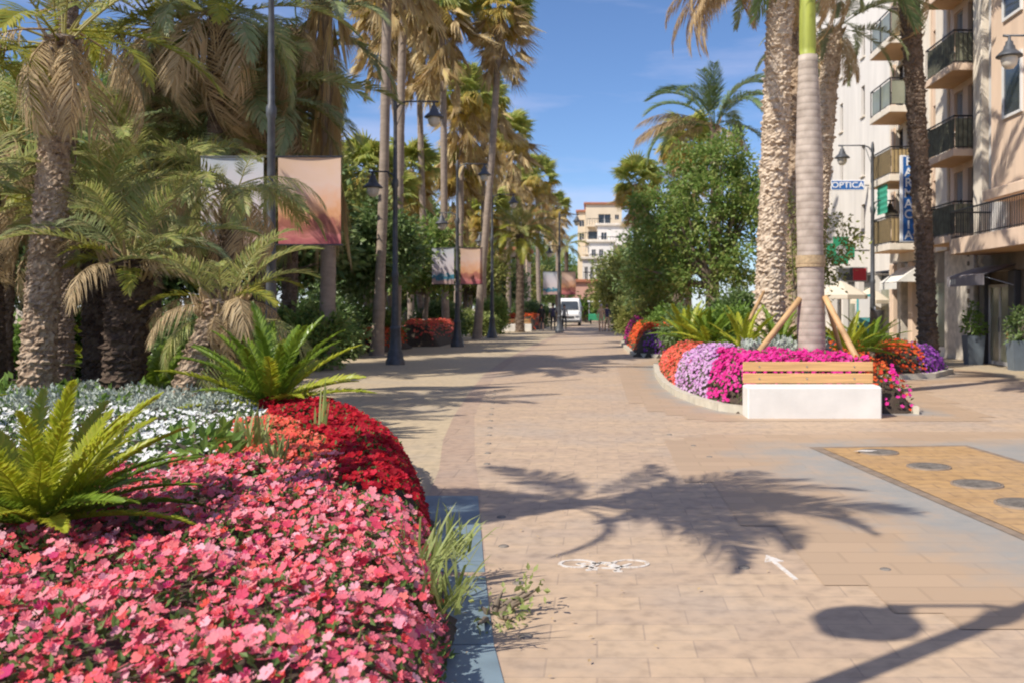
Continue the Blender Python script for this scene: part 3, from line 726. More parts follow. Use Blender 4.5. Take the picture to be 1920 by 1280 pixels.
# bicycle marking and arrow, thick paint on the paving
def stroke(mb, pts, w, z0=.004, z1=.0085):
    pts = np.array(pts, float)
    for a, b in zip(pts[:-1], pts[1:]):
        d = b - a; L = np.linalg.norm(d)
        if L < 1e-6: continue
        n = np.array([-d[1], d[0]]) / L * w / 2
        mb.prism([tuple(a - n), tuple(b - n), tuple(b + n), tuple(a + n)], z0, z1)
def ring(c, rx, ry, k=28): return [(c[0] + rx * math.cos(2 * math.pi * i / k), c[1] + ry * math.sin(2 * math.pi * i / k)) for i in range(k + 1)]
mb = MB(); bx, by = G(1132, 1060); w = .026
wl_, wr_ = np.array([-.165, .03]), np.array([.165, .03])
stroke(mb, ring(wl_, .108, .085), w); stroke(mb, ring(wr_, .108, .085), w)
for seg in ([wl_, (-.075, -.07), (.085, -.075), wr_], [(-.075, -.07), (-.02, .06), (.06, .04)], [wl_, (.0, .035), (.09, -.08)], [(.085, -.11), (.06, -.14), (.115, -.145)], [(-.11, -.12), (-.04, -.105)], [(-.075, -.07), (-.085, -.11)], [(.085, -.075), (.085, -.11)]):
    stroke(mb, seg, w)
o = mb.build('bicycle_marking', M['paint']); o.location = (bx, by, 0); tag(o, 'white bicycle symbol painted on the paving under the palm shadow', 'road marking')
mb = MB(); a0 = np.array(G(1442, 1046)); a1 = np.array(G(1492, 1087))
dv = (a1 - a0) / np.linalg.norm(a1 - a0); nv = np.array([-dv[1], dv[0]])
stroke(mb, [(0, 0), tuple(a1 - a0)], .03); mb.prism([tuple(-dv * .06), tuple(dv * .1 - nv * .062), tuple(dv * .1 + nv * .062)], .0041, .009)
o = mb.build('arrow_marking', M['paint']); o.location = (*a0, 0); tag(o, 'white painted arrow on the paving pointing up the promenade', 'road marking')

# ------------------------------------------------------------------ near flower bed
BED = [(-.50, 2.7), (-.60, 3.6), (-.66, 4.3), (-.80, 5.0), (-.98, 5.8), (-1.24, 7.0), (-1.62, 8.5), (-2.2, 10.1), (-3.0, 11.7), (-4.0, 12.7), (-5.5, 13.8), (-9.5, 15.0), (-12, 12.5), (-10, 7), (-6, 3.2), (-3.5, 2.4)]
HB, WB_ = .42, .42
mound('soil_bed', BED, HB, WB_, .16)
def bed_white(q): x, y = q[:, 0], q[:, 1]; return x < -3.05 - .2 * np.clip(y - 7.0, 0, 3) + .12 * np.sin(y * 5)
def is_red(q): return (edge_dist(q, BED) < .56 + .11 * (q[:, 1] - 6.4) + .06 * np.sin(q[:, 1] * 5)) & (q[:, 1] > 6.15) & (q[:, 0] > -3.95)
def is_back(q): return (q[:, 1] > 11.0 + .25 * np.sin(q[:, 0] * 3)) & ~is_red(q)
def is_white(q): return (q[:, 1] > 6.9) & bed_white(q) & ~is_back(q) & ~is_red(q) & (q[:, 1] > 6.3 - .28 * (q[:, 0] + 3))
def is_coral(q): return ~is_red(q) & ~is_white(q) & ~is_back(q)
def vis(q): return q[:, 0] > -.66 * q[:, 1] - .9
flowers('coral_flowers', 'dense pink and coral bedding flowers filling the near flower bed', BED, HB, WB_, 9800, .027, 'fl_coral', 1, 15000, lsize=.045, kfun=lambda q: is_coral(q) & vis(q) & (q[:, 1] < 7.4), lift=.05, clump=.06)
flowers('orange_coral_flowers', 'brighter coral bedding flowers at the far end of the near bed', BED, HB, WB_, 1900, .028, 'fl_orange', 2, 3500, lsize=.05, kfun=lambda q: is_coral(q) & vis(q) & (q[:, 1] >= 7.1), lift=.03, clump=.04)
flowers('crimson_flowers', 'deep crimson flowers banked along the curved edge of the near bed', BED, HB + .05, WB_ - .05, 4300, .029, 'fl_red', 3, 4200, lsize=.045, kfun=is_red, lift=.035, clump=.06)
flowers('white_flowers', 'white bedding flowers in front of the palm trunks in the near bed', BED, HB, WB_, 2300, .030, 'fl_white', 4, 6500, lsize=.055, kfun=lambda q: is_white(q) & vis(q), lift=.04, clump=.05)
r_ = RNG(77)
def foliage_patch(name, label, poly, hm, wd, n, ls, m, seed, kfun, lift=.08, clump=.09):
    r = RNG(seed); q = samples(poly, n, r, kfun=kfun); h = height(q, poly, hm, wd)
    lump = clump * (np.sin(q[:, 0] * 8) + np.sin(q[:, 1] * 7 + q[:, 0] * 3)) * .5
    P = np.c_[q, h + lump + r.uniform(-lift, lift, len(q))]
    mb = MB(); mb.inst(LEAF6[0], LEAF6[1], rand_frames(P, ls * r.uniform(.6, 1.3, len(P)), r, np.tile([0, 0, .8], (len(P), 1)), .45, .7))
    return tag(mb.build(name, M[m]), label, None, None, 'stuff')
foliage_patch('silver_foliage', 'silvery grey ground cover round the palm trunks in the near bed', BED, HB, WB_, 11000, .062, 'leaf_silver', 5, lambda q: is_back(q) & (q[:, 0] > -7.6) & (q[:, 1] < 13.2))
foliage_patch('green_ground_cover', 'low green leaves at the palm feet on the shaded side of the bed', BED, HB, WB_, 2600, .12, 'leaf_bush', 6, lambda q: is_back(q) & (q[:, 0] <= -5.6))
# leafy clumps and grasses in the bed
cycad(-2.93, 5.05, .42, 'large yellow-green cycad rosette among the coral flowers', 52, .78, 31, el=(10, 70))
cycad(-3.95, 11.6, .36, 'green cycad at the far end of the bed next to the leaning palm', 34, 1.2, 32, ('cycad', 'cycady'), (12, 80))
cycad(*G(205, 720), .2, 'pale green cycad behind the two dark palm trunks', 22, 1.5, 33, ('cycady', 'cycad'), (15, 75))
cycad(-7.2, 15.4, .1, 'shaded cycad between the dark trunk and the leaning palm', 20, 1.4, 34, ('cycad', 'cycad'), (20, 70))
cycad(-6.65, 9.0, .3, 'small cycad cut by the photo edge behind the big rosette', 14, .9, 35, ('cycady', 'cycady'), (10, 70))
tuft(-2.88, 8.1, .36, 'tall pale grass tuft growing through the coral flowers', 30, .42, 41)
tuft(-2.45, 7.3, .38, 'short pale grass blades between coral flowers before the crimson edge', 22, .32, 42)
tuft(-3.25, 8.6, .36, 'thin grass blades near the white flowers', 18, .36, 43)
tuft(-2.62, 9.0, .40, 'pale stalks sticking up out of the crimson flowers', 8, .5, 44, lean=.2)
tuft(-.92, 5.0, .2, 'lush pale grass clump hanging over the slate slabs', 44, .42, 45, w=.007, lean=.9, bias=(.35, -.1))
tuft(-.84, 5.5, .18, 'smaller grass clump at the bed edge beyond the lush one', 36, .34, 46, w=.008, lean=.9, bias=(.35, 0))
tuft(-.72, 4.45, .2, 'grass stalks among pink flowers at the bed edge nearest the camera', 44, .38, 47, w=.008, lean=.8, bias=(.3, 0))
for k, (x, y, s, lab) in enumerate([(-3.35, 8.0, 1.0, 'broad pale green leaves beside the white flowers'), (-2.95, 7.4, .8, 'low rounded green leaves where white and coral flowers meet'), (-6.9, 10.2, 1.6, 'large soft green leaves at the foot of the tall left palm')]):
    shrub('leafy_plant', x, y, lab, [(0, 0, .05, .28 * s, .22 * s, .13 * s)], 'leaf_bush', 60 + k, 'plant', 200, 10, .05, .13, z0=.38)
o_ = shrub('trailing_plant', -.55, 5.0, 'thin green sprig trailing over the slate slabs onto the paving', [(.0, 0, .08, .16, .10, .07), (.2, .05, .12, .08, .06, .05), (.05, -.25, .06, .12, .1, .05)], 'leaf_lime', 66, 'plant', 260, 9, .04, .05)

# ------------------------------------------------------------------ street lamps
def lathe_arm(mb, h, sx, length, curl):
    pts = [(0, 0, h - curl), (sx * .03, 0, h - curl * .5), (sx * curl * .35, 0, h - .06), (sx * curl * .75, 0, h), (sx * length, 0, h)]
    mb.tube(pts, [.032, .03, .026, .024, .022], k=8)
    mb.tube([(sx * (length - .05), 0, h - .015), (sx * (length + .06), 0, h + .0)], [.028, .03], k=8)
    mb.tube([(sx * .05, 0, h - curl - .25), (sx * curl * .5, 0, h - curl * .55), (sx * curl * .7, 0, h - .03)], .012, k=6)
def lantern(root, x, h):
    l = MB(); l.lathe([(0, h), (.03, h - .02), (.035, h - .10), (.075, h - .13), (.085, h - .20), (.11, h - .22), (.13, h - .30), (.20, h - .36), (.265, h - .42), (.275, h - .45), (.20, h - .45), (0, h - .44)], (x, 0, 0), 20)
    lo = l.build('lantern', M['metal'], root)
    g = MB(); g.lathe([(.17, h - .452), (.175, h - .52), (.15, h - .62), (.09, h - .69), (0, h - .71)], (x, 0, 0), 16); g.build('lamp_glass', M['frost'], lo)
def lamp(x, y, s, label, arms='both', H=7.55):
    root = thing('street_lamp', (x, y, 0), label, 'street lamp', 'double armed street lamps')
    b = MB(); b.lathe([(.27, -.05), (.27, .12), (.235, .16), (.225, .30), (.17, .42), (.15, .62), (.135, .95), (.16, 1.0), (.12, 1.06)], k=12); b.build('base', M['metal'], root)
    p = MB(); p.lathe([(.105, 1.04), (.085, 2.4), (.10, 2.44), (.10, 2.52), (.078, 2.58), (.066, 4.9), (.09, 4.95), (.09, 5.1), (.06, 5.16), (.05, H - .5), (.07, H - .46), (.06, H - .3), (.04, H - .16), (0, H - .1)], k=12); p.build('pole', M['metal'], root)
    if arms is None: return root
    a = MB(); lathe_arm(a, 7.3, s, 1.15, .4); a.build('arm', M['metal'], root); lantern(root, s * 1.08, 7.3)
    a = MB(); lathe_arm(a, 5.35, -s, .70, .3); a.build('arm', M['metal'], root); lantern(root, -s * .62, 5.35)
    return root
def print_mat(name, stops, seed):
    m, n, l, p = new_mat(name); t = n.new("ShaderNodeTexCoord"); sp = n.new("ShaderNodeSeparateXYZ"); l.new(t.outputs["Generated"], sp.inputs[0])
    z = n.new("ShaderNodeTexNoise"); z.inputs["Scale"].default_value = 2.5; z.inputs["Detail"].default_value = 6; mpn = n.new("ShaderNodeMapping"); mpn.inputs["Scale"].default_value = (1, 1, 4); mpn.inputs["Location"].default_value = (seed, 0, 0)
    l.new(t.outputs["Generated"], mpn.inputs[0]); l.new(mpn.outputs[0], z.inputs["Vector"])
    a = n.new("ShaderNodeMath"); a.operation = 'MULTIPLY_ADD'; a.inputs[1].default_value = .42; l.new(z.outputs["Fac"], a.inputs[0])
    s = n.new("ShaderNodeMath"); s.operation = 'SUBTRACT'; s.inputs[1].default_value = .21; l.new(sp.outputs[2], s.inputs[0]); l.new(s.outputs[0], a.inputs[2])
    r = ramp(n, stops); l.new(a.outputs[0], r.inputs["Fac"]); l.new(r.outputs["Color"], p.inputs["Base Color"]); p.inputs["Roughness"].default_value = .45
    tr = n.new("ShaderNodeBsdfTranslucent"); l.new(r.outputs["Color"], tr.inputs["Color"]); x = n.new("ShaderNodeMixShader"); x.inputs[0].default_value = .3
    l.new(p.outputs[0], x.inputs[1]); l.new(tr.outputs[0], x.inputs[2]); l.new(x.outputs[0], n["Material Output"].inputs[0])
    return m
M['sunset'] = print_mat('sunset_print', [(0, (.55, .16, .18)), (.10, (.72, .28, .26)), (.18, (.42, .16, .12)), (.27, (.52, .2, .15)), (.36, (.78, .42, .22)), (.47, (.82, .50, .33)), (.7, (.80, .60, .50)), (1, (.78, .56, .40))], 1)
M['bluepic'] = print_mat('sea_print', [(0, (.70, .48, .42)), (.10, (.50, .38, .36)), (.16, (.06, .22, .33)), (.24, (.10, .32, .42)), (.28, (.75, .66, .66)), (.7, (.72, .68, .72)), (1, (.58, .62, .66))], 5)
def banners(x, y, z0, z1, w, la, lb):
    for s, mt, lab in ((1, 'sunset', la), (-1, 'bluepic', lb)):
        t = thing('banner', (x, y, 0), lab, 'banner', 'sunset banners on the lamp posts')
        mb = MB(); n = 8; xs = np.linspace(.13, .13 + w, n + 1); yy = .03 * np.sin(np.linspace(0, 3.1, n + 1))
        for sg in (-.004, .004):
            v = [(s * a, b + sg - .02, z) for a, b in zip(xs, yy) for z in (z0, z1)]
            mb.add(v, [(2 * k, 2 * k + 2, 2 * k + 3, 2 * k + 1) for k in range(n)], 0, True)
        mb.build('printed_cloth', M[mt], t)
        for z in (z0 - .015, z1 + .015):
            r = MB(); r.tube([(s * .06, -.02, z), (s * (.16 + w), -.02, z)], .014, k=6); r.build('rod', M['metal'], t)
lampA = lamp(-5.74, 16.9, 1, 'tall lamp post with the largest banners, half hidden by palm fronds', None)
lamp(-5.62, 26.7, 1, 'dark double-armed street lamp standing alone before the broad green tree')
lamp(-5.6, 38.4, 1, 'street lamp with the middle pair of banners')
lamp(-5.35, 48.8, 1, 'street lamp just beyond the middle banners')
lamp(-2.35, 59.5, 1, 'farthest street lamp, with small banners near the walkers')
lamp(-1.58, 2.0, 1, 'street lamp just out of frame casting the lantern shadow on the near paving')
lamp(9.75, 34.0, -1, 'street lamp in front of the white building beside the blue opticians sign')
lamp(9.75, 20.2, -1, 'street lamp at the peach building with only its lantern in the frame')
banners(-5.74, 16.9, 2.70, 4.22, 1.1, 'large pink sunset banner on the lamp post behind the fronds', 'sea print banner mostly hidden behind palm fronds')
banners(-5.6, 38.4, 2.50, 3.93, .88, 'orange sunset banner of the middle lamp post', 'blue and white sea banner of the middle lamp post')
banners(-2.35, 59.5, 2.35, 3.75, .88, 'small far sunset banner above the white van', 'small far pale banner beside the far sunset banner')

# ------------------------------------------------------------------ benches
def bench(x, y, rz, label, wlen=1.92):
    t = thing('bench', (x, y, 0), label, 'bench', 'white concrete benches with wooden backs', rz)
    b = MB(); b.bbox((-wlen/2, 0, -.02), (wlen/2, .50, .455), .018); b.build('base', M['white'], t)
    j = MB(); j.bbox((-wlen/2 + .02, .02, .455), (wlen/2 - .02, .40, .468), .004); j.build('seat', M['white'], t)
    for z0, z1 in ((.475, .62), (.655, .79)):
        s = MB(); s.bbox((-wlen/2 - .0, .44, z0), (wlen/2 - .0, .475, z1), .008); s.build('back_slat', M['wood'], t)
    for xx in (-.72, -.02, .68):
        s = MB(); s.bbox((xx - .03, .476, .40), (xx + .03, .51, .77), .006); s.build('bracket', M['metal'], t)
        for zz in (.545, .72):
            s = MB(); s.tube([(xx, .432, zz), (xx, .445, zz)], .011, k=8); s.build('bolt', M['steel'], t)
    return t
bench(3.11, 13.72, 0, 'white concrete bench with two orange wood slats before the magenta flowers')
bench(-7.7, 36.2, math.radians(80), 'white bench seen end-on behind the dark lamp post')
bench(-5.2, 62, math.radians(10), 'far bench of pale wood beside the walkers')

# ------------------------------------------------------------------ right-hand planters
BR = [(4.72, 14.35), (2.3, 14.3), (1.97, 14.8), (1.72, 15.8), (1.52, 17.2), (1.42, 19.2), (1.45, 22), (1.6, 25.2), (2.6, 28), (4.5, 30), (7, 30), (8.3, 26), (8.4, 23.0), (7.5, 21.6), (6.2, 21.0), (5.3, 19.2), (4.95, 17), (4.8, 15.4)]
HR, WR = .70, .75
mound('soil_planter', BR, HR, WR, .2)
def kerb(name, poly, w, h, z0=0.0, skip=None):
    p = np.array(poly + [poly[0]]); n = len(p); c = np.mean(poly, 0); mb = MB()
    d = np.gradient(p, axis=0)
    ring_o = []
    for k in range(n):
        a = p[k - 1 if k > 0 else n - 2]; b = p[(k + 1) % n if k < n - 1 else 1]; t = (b - a) / np.linalg.norm(b - a); nn = np.array([t[1], -t[0]])
        if np.dot(nn, p[k] - c) < 0: nn = -nn
        ring_o.append(p[k] + nn * w)
    for k in range(n - 1):
        q = [p[k], ring_o[k], ring_o[k + 1], p[k + 1]]
        if skip and skip(*np.mean(q, 0)): continue
        seg = np.linalg.norm(p[k + 1] - p[k]); m_ = max(1, int(seg / .9))
        for e in range(m_):
            f0, f1 = e / m_ + .006, (e + 1) / m_ - .006
            A = p[k] + (p[k+1] - p[k]) * f0; B = p[k] + (p[k+1] - p[k]) * f1; C_ = ring_o[k] + (ring_o[k+1] - ring_o[k]) * f1; D = ring_o[k] + (ring_o[k+1] - ring_o[k]) * f0
            mb.prism([tuple(A), tuple(D), tuple(C_), tuple(B)], z0 - .02, z0 + h)
    return tag(mb.build(name, M['kerb']), kind='structure')
kerb('planter_kerb', BR, .13, .12, skip=lambda x, y: y < 14.4 and 2.5 < x < 4.0)
worn_sheet('planter_pavement', BR, .9, .0075)
ctr = np.array([3.4, 17.5])
def ang(q): return np.arctan2(q[:, 1] - 17.0, q[:, 0] - 3.6)
def lil(q): return (q[:, 0] < 1.60 + .33 * (q[:, 1] - 14.9) + .07 * np.sin(q[:, 1] * 6)) & (q[:, 1] < 18.3) & (q[:, 1] > 14.8) & (q[:, 0] < 2.9)
def mag(q): return ((q[:, 0] >= 4.3) & (q[:, 1] < 14.55) & (np.sin(q[:, 0] * 31 + q[:, 1] * 17) > -.3)) | (q[:, 1] < 17.0) & ~lil(q) & (q[:, 0] < 4.1 + .1 * np.sin(q[:, 1] * 6))
def flame(q): return ((q[:, 0] >= 4.05) & (q[:, 1] < 21.5) & ~mag(q)) | ((q[:, 0] > 4.6) & (q[:, 1] < 24.5) & (q[:, 0] < 7.4) & (q[:, 1] < 23.8))
def orange_left(q): return (q[:, 0] < 2.9) & (q[:, 1] >= 18.3) & (q[:, 1] < 25.5)
def violet(q): return (q[:, 0] >= 7.35 + .15 * np.sin(q[:, 1] * 4)) & (q[:, 1] < 24.6)
flowers('lilac_flowers', 'pale lilac petunias at the left end of the bench planter', BR, HR + .1, WR - .3, 2200, .034, 'fl_lilac', 11, 1500, lsize=.06, kfun=lil, lift=.05, clump=.08, tpl=FL5S)
flowers('magenta_flowers', 'bright magenta petunias behind and beside the bench', BR, HR + .08, WR - .35, 5000, .036, 'fl_magenta', 12, 3200, lsize=.06, kfun=mag, lift=.05, clump=.08, tpl=FL5S)
flowers('flame_flowers', 'orange red bedding flowers right of the royal palm', BR, HR, WR - .25, 4200, .037, 'fl_flame', 13, 3000, lsize=.06, kfun=flame, lift=.05, clump=.08, tpl=FL5S)
flowers('salmon_flowers', 'orange and salmon flowers along the planter kerb left of the palms', BR, HR - .1, WR - .1, 3600, .038, 'fl_orange', 14, 2400, lsize=.06, kfun=orange_left, lift=.05, clump=.08, tpl=FL5S)
flowers('violet_flowers', 'violet and purple flowers at the far right corner of the planter', BR, HR - .1, WR - .2, 1700, .04, 'fl_violet', 15, 1600, lsize=.06, kfun=violet, lift=.05, clump=.08, tpl=FL5S)
foliage_patch('planter_ground_cover', 'mixed green ground cover in the middle of the bench planter', BR, HR, WR, 5000, .13, 'leaf_bush', 16, lambda q: (q[:, 1] > 18) & (q[:, 0] > 2.6) & ~flame(q) & ~violet(q) & ~orange_left(q))
foliage_patch('silver_ground_cover', 'grey green lavender patch in front of the royal palm', BR, HR + .12, WR, 1400, .11, 'leaf_silver', 17, lambda q: (q[:, 1] > 17.0) & (q[:, 1] < 18.4) & (q[:, 0] > 2.7) & (q[:, 0] < 4.2), .12)

# next planter up the promenade
B2 = [(1.25, 31.0), (2.1, 29.8), (3.4, 31.5), (4.2, 38), (3.4, 46), (1.5, 47), (1.1, 40)]
mound('soil_planter', B2, .95, .8, .35)
kerb('planter_kerb', B2, .13, .12)
flowers('scarlet_flowers', 'scarlet flowers mounded at the near end of the second planter', B2, 1.0, .55, 2600, .055, 'fl_flame', 18, 1500, lsize=.08, kfun=lambda q: (q[:, 1] > 31.2 - .5 * (q[:, 0] - 1)) & (q[:, 1] < 37), lift=.06, tpl=FL5S)
flowers('dark_violet_flowers', 'dark violet flowers low on the shaded end of the second planter', B2, .7, .35, 700, .05, 'fl_violet', 19, 2600, lsize=.08, leafm='leaf_dark', kfun=lambda q: (q[:, 1] < 31.6) & (q[:, 0] > 1.5), lift=.06, tpl=FL5S)
flowers('pink_flowers', 'hot pink flowers at the far end of the second planter', B2, 1.1, .5, 1500, .06, 'fl_magenta', 20, 900, lsize=.08, kfun=lambda q: q[:, 1] >= 37, lift=.06, tpl=FL5S)

# far left beds
for k, (nm, lab, poly, hm, fm) in enumerate([
    ('red_flowers', 'red flower bed behind the drooping dead frond', [(-9.2, 33.5), (-7.6, 33.2), (-7.3, 37), (-9.5, 38)], .75, 'fl_flame'),
    ('coral_pink_flowers', 'coral flower bed with pink tips between the two lamp posts', [(-8.2, 38.5), (-6.6, 38.3), (-6.3, 44), (-8.4, 45)], .95, 'fl_orange'),
    ('far_red_flowers', 'small red flower bed behind the walkers far up the promenade', [(-6.5, 66), (-4.2, 65), (-4, 72), (-6.6, 73)], 1.0, 'fl_flame')]):
    mound('soil_bed', poly, hm, .5, .35); flowers(nm, lab, poly, hm, .35, 1500, .055, fm, 21 + k, 900, lsize=.09, lift=.08, tpl=FL5S)
PK = [(-40, 15.6), (-9.6, 15.8), (-8.2, 21), (-8.6, 32), (-9.6, 33), (-9.8, 46), (-8.6, 47), (-7, 49), (-6.6, 60), (-7, 130), (-40, 130)]
mb = MB(); mb.prism(PK, -.02, .10); tag(mb.build('park_ground', M['soil']), kind='structure')
kerb('park_kerb', PK, .14, .14)

# a few dropped petals and dry leaves on the paving
r = RNG(88); q = np.concatenate([np.stack([r.uniform(-.75, .3, 60) ** 1, r.uniform(3.8, 9, 60)], 1), np.stack([r.uniform(-1.5, 2.5, 90), r.uniform(4.3, 22, 90)], 1), np.stack([r.uniform(1.2, 5.5, 60), r.uniform(13, 14.2, 60)], 1)])
q = q[[not (b < 14 and x < lerp_poly(outer, b)) for x, b in q]]
fm = MB(); Fm = up_frames(np.c_[q, np.full(len(q), .02)], r.uniform(.012, .035, len(q)), r, .15, (0, 0)); fm.inst(LEAF6[0], LEAF6[1], Fm, 0)
tag(fm.build('fallen_leaves', M['leaf_dry']), 'scattered dry leaves and petals lying on the promenade paving', None, None, 'stuff')

# ------------------------------------------------------------------ palms of the near bed
G_ = 'green'
phoenix(-7.55, 12.9, .3, 5.0, (.22, .3), .22, .19, 'bark_date', [('dry', 14, (-75, -30), (.35, .6)), ('dry', 6, (-25, 25), (.8, 1.15)), ('green', 10, (10, 80), (.9, 1.2)), ('yellow', 6, (-10, 30), (.9, 1.15))], 101, 'tall palm with a scaly sunlit trunk standing leftmost in the near bed', nst=40, sc=1.1, stl=.32)
phoenix(-7.05, 13.6, .3, 2.5, (-.15, .2), .22, .20, 'bark_dark', [('dry', 10, (-75, -40), (.3, .5)), ('green', 14, (25, 78), (.7, 1.0)), ('dry', 4, (0, 30), (.7, .9))], 102, 'thin dark palm trunk between the sunlit trunk and the stout one', nst=30)
phoenix(-6.42, 13.0, .3, 1.95, (.05, .1), .27, .27, 'bark_dark', [('dry', 14, (-80, -45), (.28, .42)), ('green', 12, (30, 78), (.7, .95)), ('yellow', 5, (-5, 30), (.4, .6)), ('grey', 6, (20, 50), (.6, .85)), ('dry', 5, (10, 40), (.6, .8))], 103, 'stout almost black palm trunk crowned with tan leaf bases', nst=46, stl=.3)
phoenix(-5.45, 12.6, .25, 1.45, (.52, .15), .21, .23, 'bark_date', [('dry', 14, (-80, -40), (.3, .55)), ('green', 10, (30, 75), (.6, .85)), ('yellow', 3, (20, 50), (.5, .7)), ('dry', 5, (0, 35), (.6, .85))], 104, 'short leaning palm with a ragged brown trunk and hanging dead fronds', nst=40, stl=.3)
phoenix(-4.95, 12.9, .25, 1.2, (-.05, .3), .15, .18, 'bark_brown', [('dry', 9, (-75, -35), (.5, .75)), ('low', 6, (-30, 10), (.6, .9))], 105, 'squat ragged palm stump leaning against the short brown palm', nst=40, stl=.34)
phoenix(-9.0, 14.3, .3, 3.0, (-.2, .1), .2, .18, 'bark_dark', [('green', 14, (0, 70), (.8, 1.1)), ('dry', 6, (-60, -20), (.7, 1)), ('yellow', 3, (-10, 20), (.8, 1))], 106, 'dark palm trunk tucked behind the tall sunlit trunk', nst=24)
# crowns that fill the upper left
for k, (px, py, d, spec, lab) in enumerate([
    (285, 330, 21, [('green', 20, (-15, 75), (.9, 1.25)), ('dry', 12, (-65, -15), (.8, 1.1)), ('low', 6, (-35, 0), (.9, 1.1))], 'dense green palm crown over the stout dark trunk'),
    (430, 300, 23, [('grey', 18, (-10, 70), (1, 1.3)), ('low', 12, (-35, 5), (1, 1.2)), ('dry', 10, (-65, -20), (.8, 1.1))], 'drooping green crown hanging over the hidden sea banner'),
    (300, 60, 23, [('green', 16, (-15, 75), (1, 1.3)), ('dry', 18, (-65, 0), (.9, 1.3)), ('yellow', 5, (-10, 25), (.9, 1.1))], 'palm crown full of pale dead fronds at the top of the photo'),
    (495, 195, 24, [('green', 16, (-10, 75), (1, 1.3)), ('grey', 10, (-25, 20), (1, 1.2)), ('dry', 16, (-70, -10), (.9, 1.3))], 'palm crown with tan fronds left of the tall shaggy fan palm'),
    (440, 365, 15.2, [('low', 9, (-25, 25), (.8, 1.0)), ('green', 9, (-5, 65), (.8, 1.0)), ('dry', 8, (-60, 0), (.7, .95))], 'low green crown spilling in front of the pink sunset banner'),
    (130, 420, 21, [('green', 20, (-15, 70), (1, 1.2)), ('dry', 8, (-60, -20), (.8, 1.1))], 'dark green palm crown seen behind the sunlit scaly trunk'),
    (410, 35, 22, [('green', 18, (-20, 75), (1, 1.3)), ('grey', 8, (-30, 20), (1, 1.2)), ('dry', 16, (-65, 0), (.9, 1.3)), ('yellow', 4, (-10, 25), (.9, 1.1))], 'palm crown of mixed green and tan fronds over the hidden sea banner'),
    (555, 60, 25, [('grey', 18, (-30, 75), (1, 1.3)), ('dry', 16, (-65, 0), (.9, 1.3))], 'grey green palm crown next to the shaggy fan palm'),
    (20, 260, 20, [('green', 18, (-15, 70), (1, 1.2)), ('dry', 12, (-60, -10), (.9, 1.2))], 'shaggy palm crown cut by the photo edge'),
]):
    z = gz(py, d); x = gx(px, d)
    phoenix(x - .2, d, .05, z, (.2, .0), .2, .17, 'bark_brown', spec, 120 + k, lab, nst=24, sc=1.45 if d > 18 else .95)
for k, (x, y, h, lab) in enumerate([(-11.2, 20.0, 10.5, 'tall date palm behind the sunlit scaly trunk, crown at the top of the photo'), (-10.4, 18.6, 11.4, 'tall date palm whose crown is above the photo over the left palms')]):
    phoenix(x, y, .1, h, (.2, .1), .2, .18, 'bark_brown', [('date', 30, (-10, 80), (.85, 1.1)), ('datedry', 12, (-55, -5), (.7, 1.0))], 160 + k, lab, nst=24)
phoenix(-8.65, 12.4, .2, 4.9, (-.1, .1), .18, .16, 'bark_brown', [('yellow', 10, (-25, 60), (.9, 1.1)), ('dry', 3, (-60, -30), (.8, 1))], 140, 'palm with yellow-green sunlit fronds reaching in at the photo edge', nst=20)
sp = phoenix(-4.12, 4.62, .05, 5.4, (-.05, .05), .17, .15, 'bark_brown', [('green', 6, (60, 85), (.8, 1.0))], 141, 'palm just out of frame whose crown throws the feathery shadow on the paving', nst=20)
put_fronds(sp, (-.05, .05, 5.4), [('green', 16, (0, 45), (1.0, 1.35)), ('green', 4, (-20, 0), (.8, 1.1))], 142, (math.radians(-47), math.radians(40)))
put_fronds(sp, (-.05, .05, 5.4), [('green', 9, (0, 45), (.8, 1.1))], 143, (math.radians(140), math.radians(220)))
# tall shaggy fan palm behind the banner
w0 = washingtonia(gx(612, 24.5), 24.5, 11.2, (.0, 0), .2, 0, 'shaggy fan palm with a skirt of dead leaves behind the pink banner', .95, 2.5, wide=.62, name='fan_palm', group=None)

# ------------------------------------------------------------------ tall fan palms along the promenade
for k, (pb, pt, ycr, d, r0, lab, sc, sk) in enumerate([
    (706, 734, -190, 31.5, .165, 'tall fan palm with the nearest bare trunk, its crown above the photo', 1.0, 1.1),
    (738, 764, -120, 36, .165, 'bare trunk directly behind the dark lamp post, its crown above the photo', 1.0, 1.1),
    (797, 715, -8, 47, .17, 'fan palm of the tight top row, leftmost crown and leaning trunk', 1.05, 1.2),
    (803, 780, 20, 51, .17, 'fan palm of the tight top row, middle crown', 1.1, 1.3),
    (838, 826, 5, 46, .17, 'fan palm of the tight top row, right hand crown', 1.05, 1.25),
    (896, 940, 12, 47, .18, 'fan palm standing alone against the sky with a rounded full crown', 1.02, 1.05),
    (858, 868, 178, 58, .17, 'lower fan palm with a wide yellowing crown between the lamp head and the lone palm', 1.15, 1.25),
    (905, 908, 190, 62, .17, 'fan palm beside the wide yellowing crown with a long brown skirt', 1.1, 1.5),
    (952, 957, 252, 70, .18, 'fan palm in mid distance with yellow leaves and a brown skirt', 1.1, 1.5),
    (1012, 1006, 332, 88, .2, 'tan fan palm nearer the far end of the row', 1.25, 1.3),
    (985, 978, 345, 92, .2, 'tan fan palm tucked left of the far tan palm', 1.1, 1.3),
    (1046, 1043, 388, 100, .19, 'last slim fan palm at the end of the tall row', .95, 1.3)]):
    x = gx(pb, d); z = gz(ycr, d)
    washingtonia(x, d, z, (gx(pt, d) - x, 0), r0, k, lab, sc * 1.22, sk * .85, wide=1.35)
